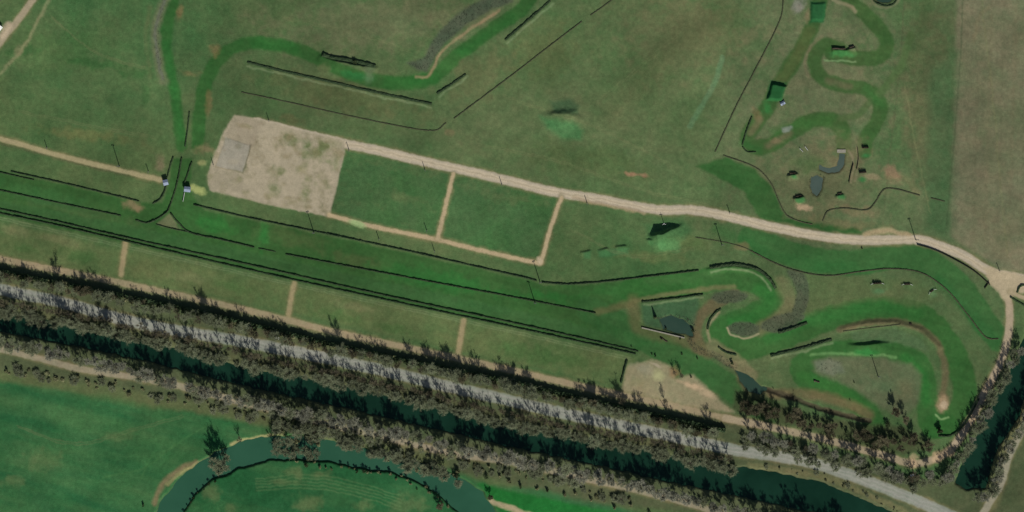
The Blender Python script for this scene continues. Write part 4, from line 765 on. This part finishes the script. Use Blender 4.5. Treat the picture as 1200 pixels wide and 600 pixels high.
for x, y, s, l in ((775, 397, .35, 'tiny dark bush under the pond wall, left'), (797, 397, .4, 'tiny dark bush at the right end of the pond wall'), (764, 415, .3, 'tiny dark bush left of its close neighbour near the double hedge end'), (768, 417, .4, 'tiny dark bush right of its close neighbour near the double hedge end'), (799, 415, .35, 'tiny lone bush on the lane below the pond wall'), (817, 420, .4, 'tiny lone bush left of the stream bed'), (906, 455, .25, 'tiny bush above the ditch near the teal pond'), (1001, 448, .3, 'tiny bush on the lower lane of the right loop'), (996, 469, .3, 'tiny bush above the brown ditch bank'), (1010, 291, .35, 'tiny bush in the outer green lane just below the main path'), (740, 406, .25, 'tiny bush above the end of the double hedge'), (858, 426, .7, 'dark bush at the top end of the teal pond'), (876, 461, .6, 'dark bush at the foot of the teal pond'), (780, 385, .5, 'bush at the left end of the dark pond'), (812, 387, .6, 'bush at the right end of the dark pond'), (416, 73, .7, 'dark bush within the thicket hedge of the upper lane')): plant('scrub', x, y, s, l)
plant('thin', 790, 437, .75, 'small dark tree on the bare pale ground, left of two'); plant('thin', 798, 440, .85, 'small dark tree on the bare pale ground, right of two'); plant('scrub', 810, 442, .5, 'small bush right of the two trees on bare ground')
plant('thin', 779, 470, 1.1, 'thin tree on the lower edge of the bare pale ground'); plant('thin', 728, 468, 1.3, 'thin tree standing below the tall upright hedge')
# conifer by the pond
cf = empty('conifer', W(768, 372)); MB().tube((0, 0, -.3), (0, 0, 6), .2, .05, 7).build('trunk', M['bark'], cf); cv = []; cfc = []
for i in range(500):
    z = U(.5, 7.2); rr = (7.4-z)/7.0*1.5*U(.5, 1.1); a = U(0, 6.28); p = Vector((math.cos(a)*rr, math.sin(a)*rr, z)); d = Vector((math.cos(a), math.sin(a), -.4)); e = Vector((-math.sin(a), math.cos(a), U(-.3, .3))); k = len(cv); q = U(.2, .42)
    cv += [tuple(p-e*q), tuple(p+d*q), tuple(p+e*q), tuple(p-d*q)]; cfc.append((k, k+1, k+2, k+3))
mesh_obj('crown', cv, cfc, M['leaf_dark'], cf); tag(cf, 'small dark pointed conifer left of the dark pond', 'tree')
# ------------------------------------------------------------------ tall dry reeds (uncountable)
v = []; f = []
for poly, dens in zip(REEDS, (.11, .07, .14, .16, .13, .12, .04, .12, .25, .35)):
    P = np.array(poly, float); x0, y0 = P.min(0); x1, y1 = P.max(0); n = int((x1-x0)*(y1-y0)*dens); X = rng.uniform(x0, x1, n); Y = rng.uniform(y0, y1, n); ok = poly_sd(P, X, Y) < 0
    for x, y in zip(X[ok], Y[ok]):
        gx, gy, gz = W(x, y); hh = U(.25, .7)
        for b in range(6):
            a = U(0, 6.28); px_, py_ = gx+U(-.5, .5), gy+U(-.5, .5); dx, dy = math.cos(a)*U(.3, .8), math.sin(a)*U(.3, .8); k = len(v); sx, sy = -math.sin(a)*.12, math.cos(a)*.12
            v += [(px_-sx, py_-sy, gz-.05), (px_+sx, py_+sy, gz-.05), (px_+dx, py_+dy, gz+hh)]; f.append((k, k+1, k+2))
o = mesh_obj('reeds', v, f, M['reed']); tag(o, 'tall dry grey reeds in beds round the ponds and wet hollows', 'reeds', None, 'stuff')
print('objects', len(bpy.data.objects))
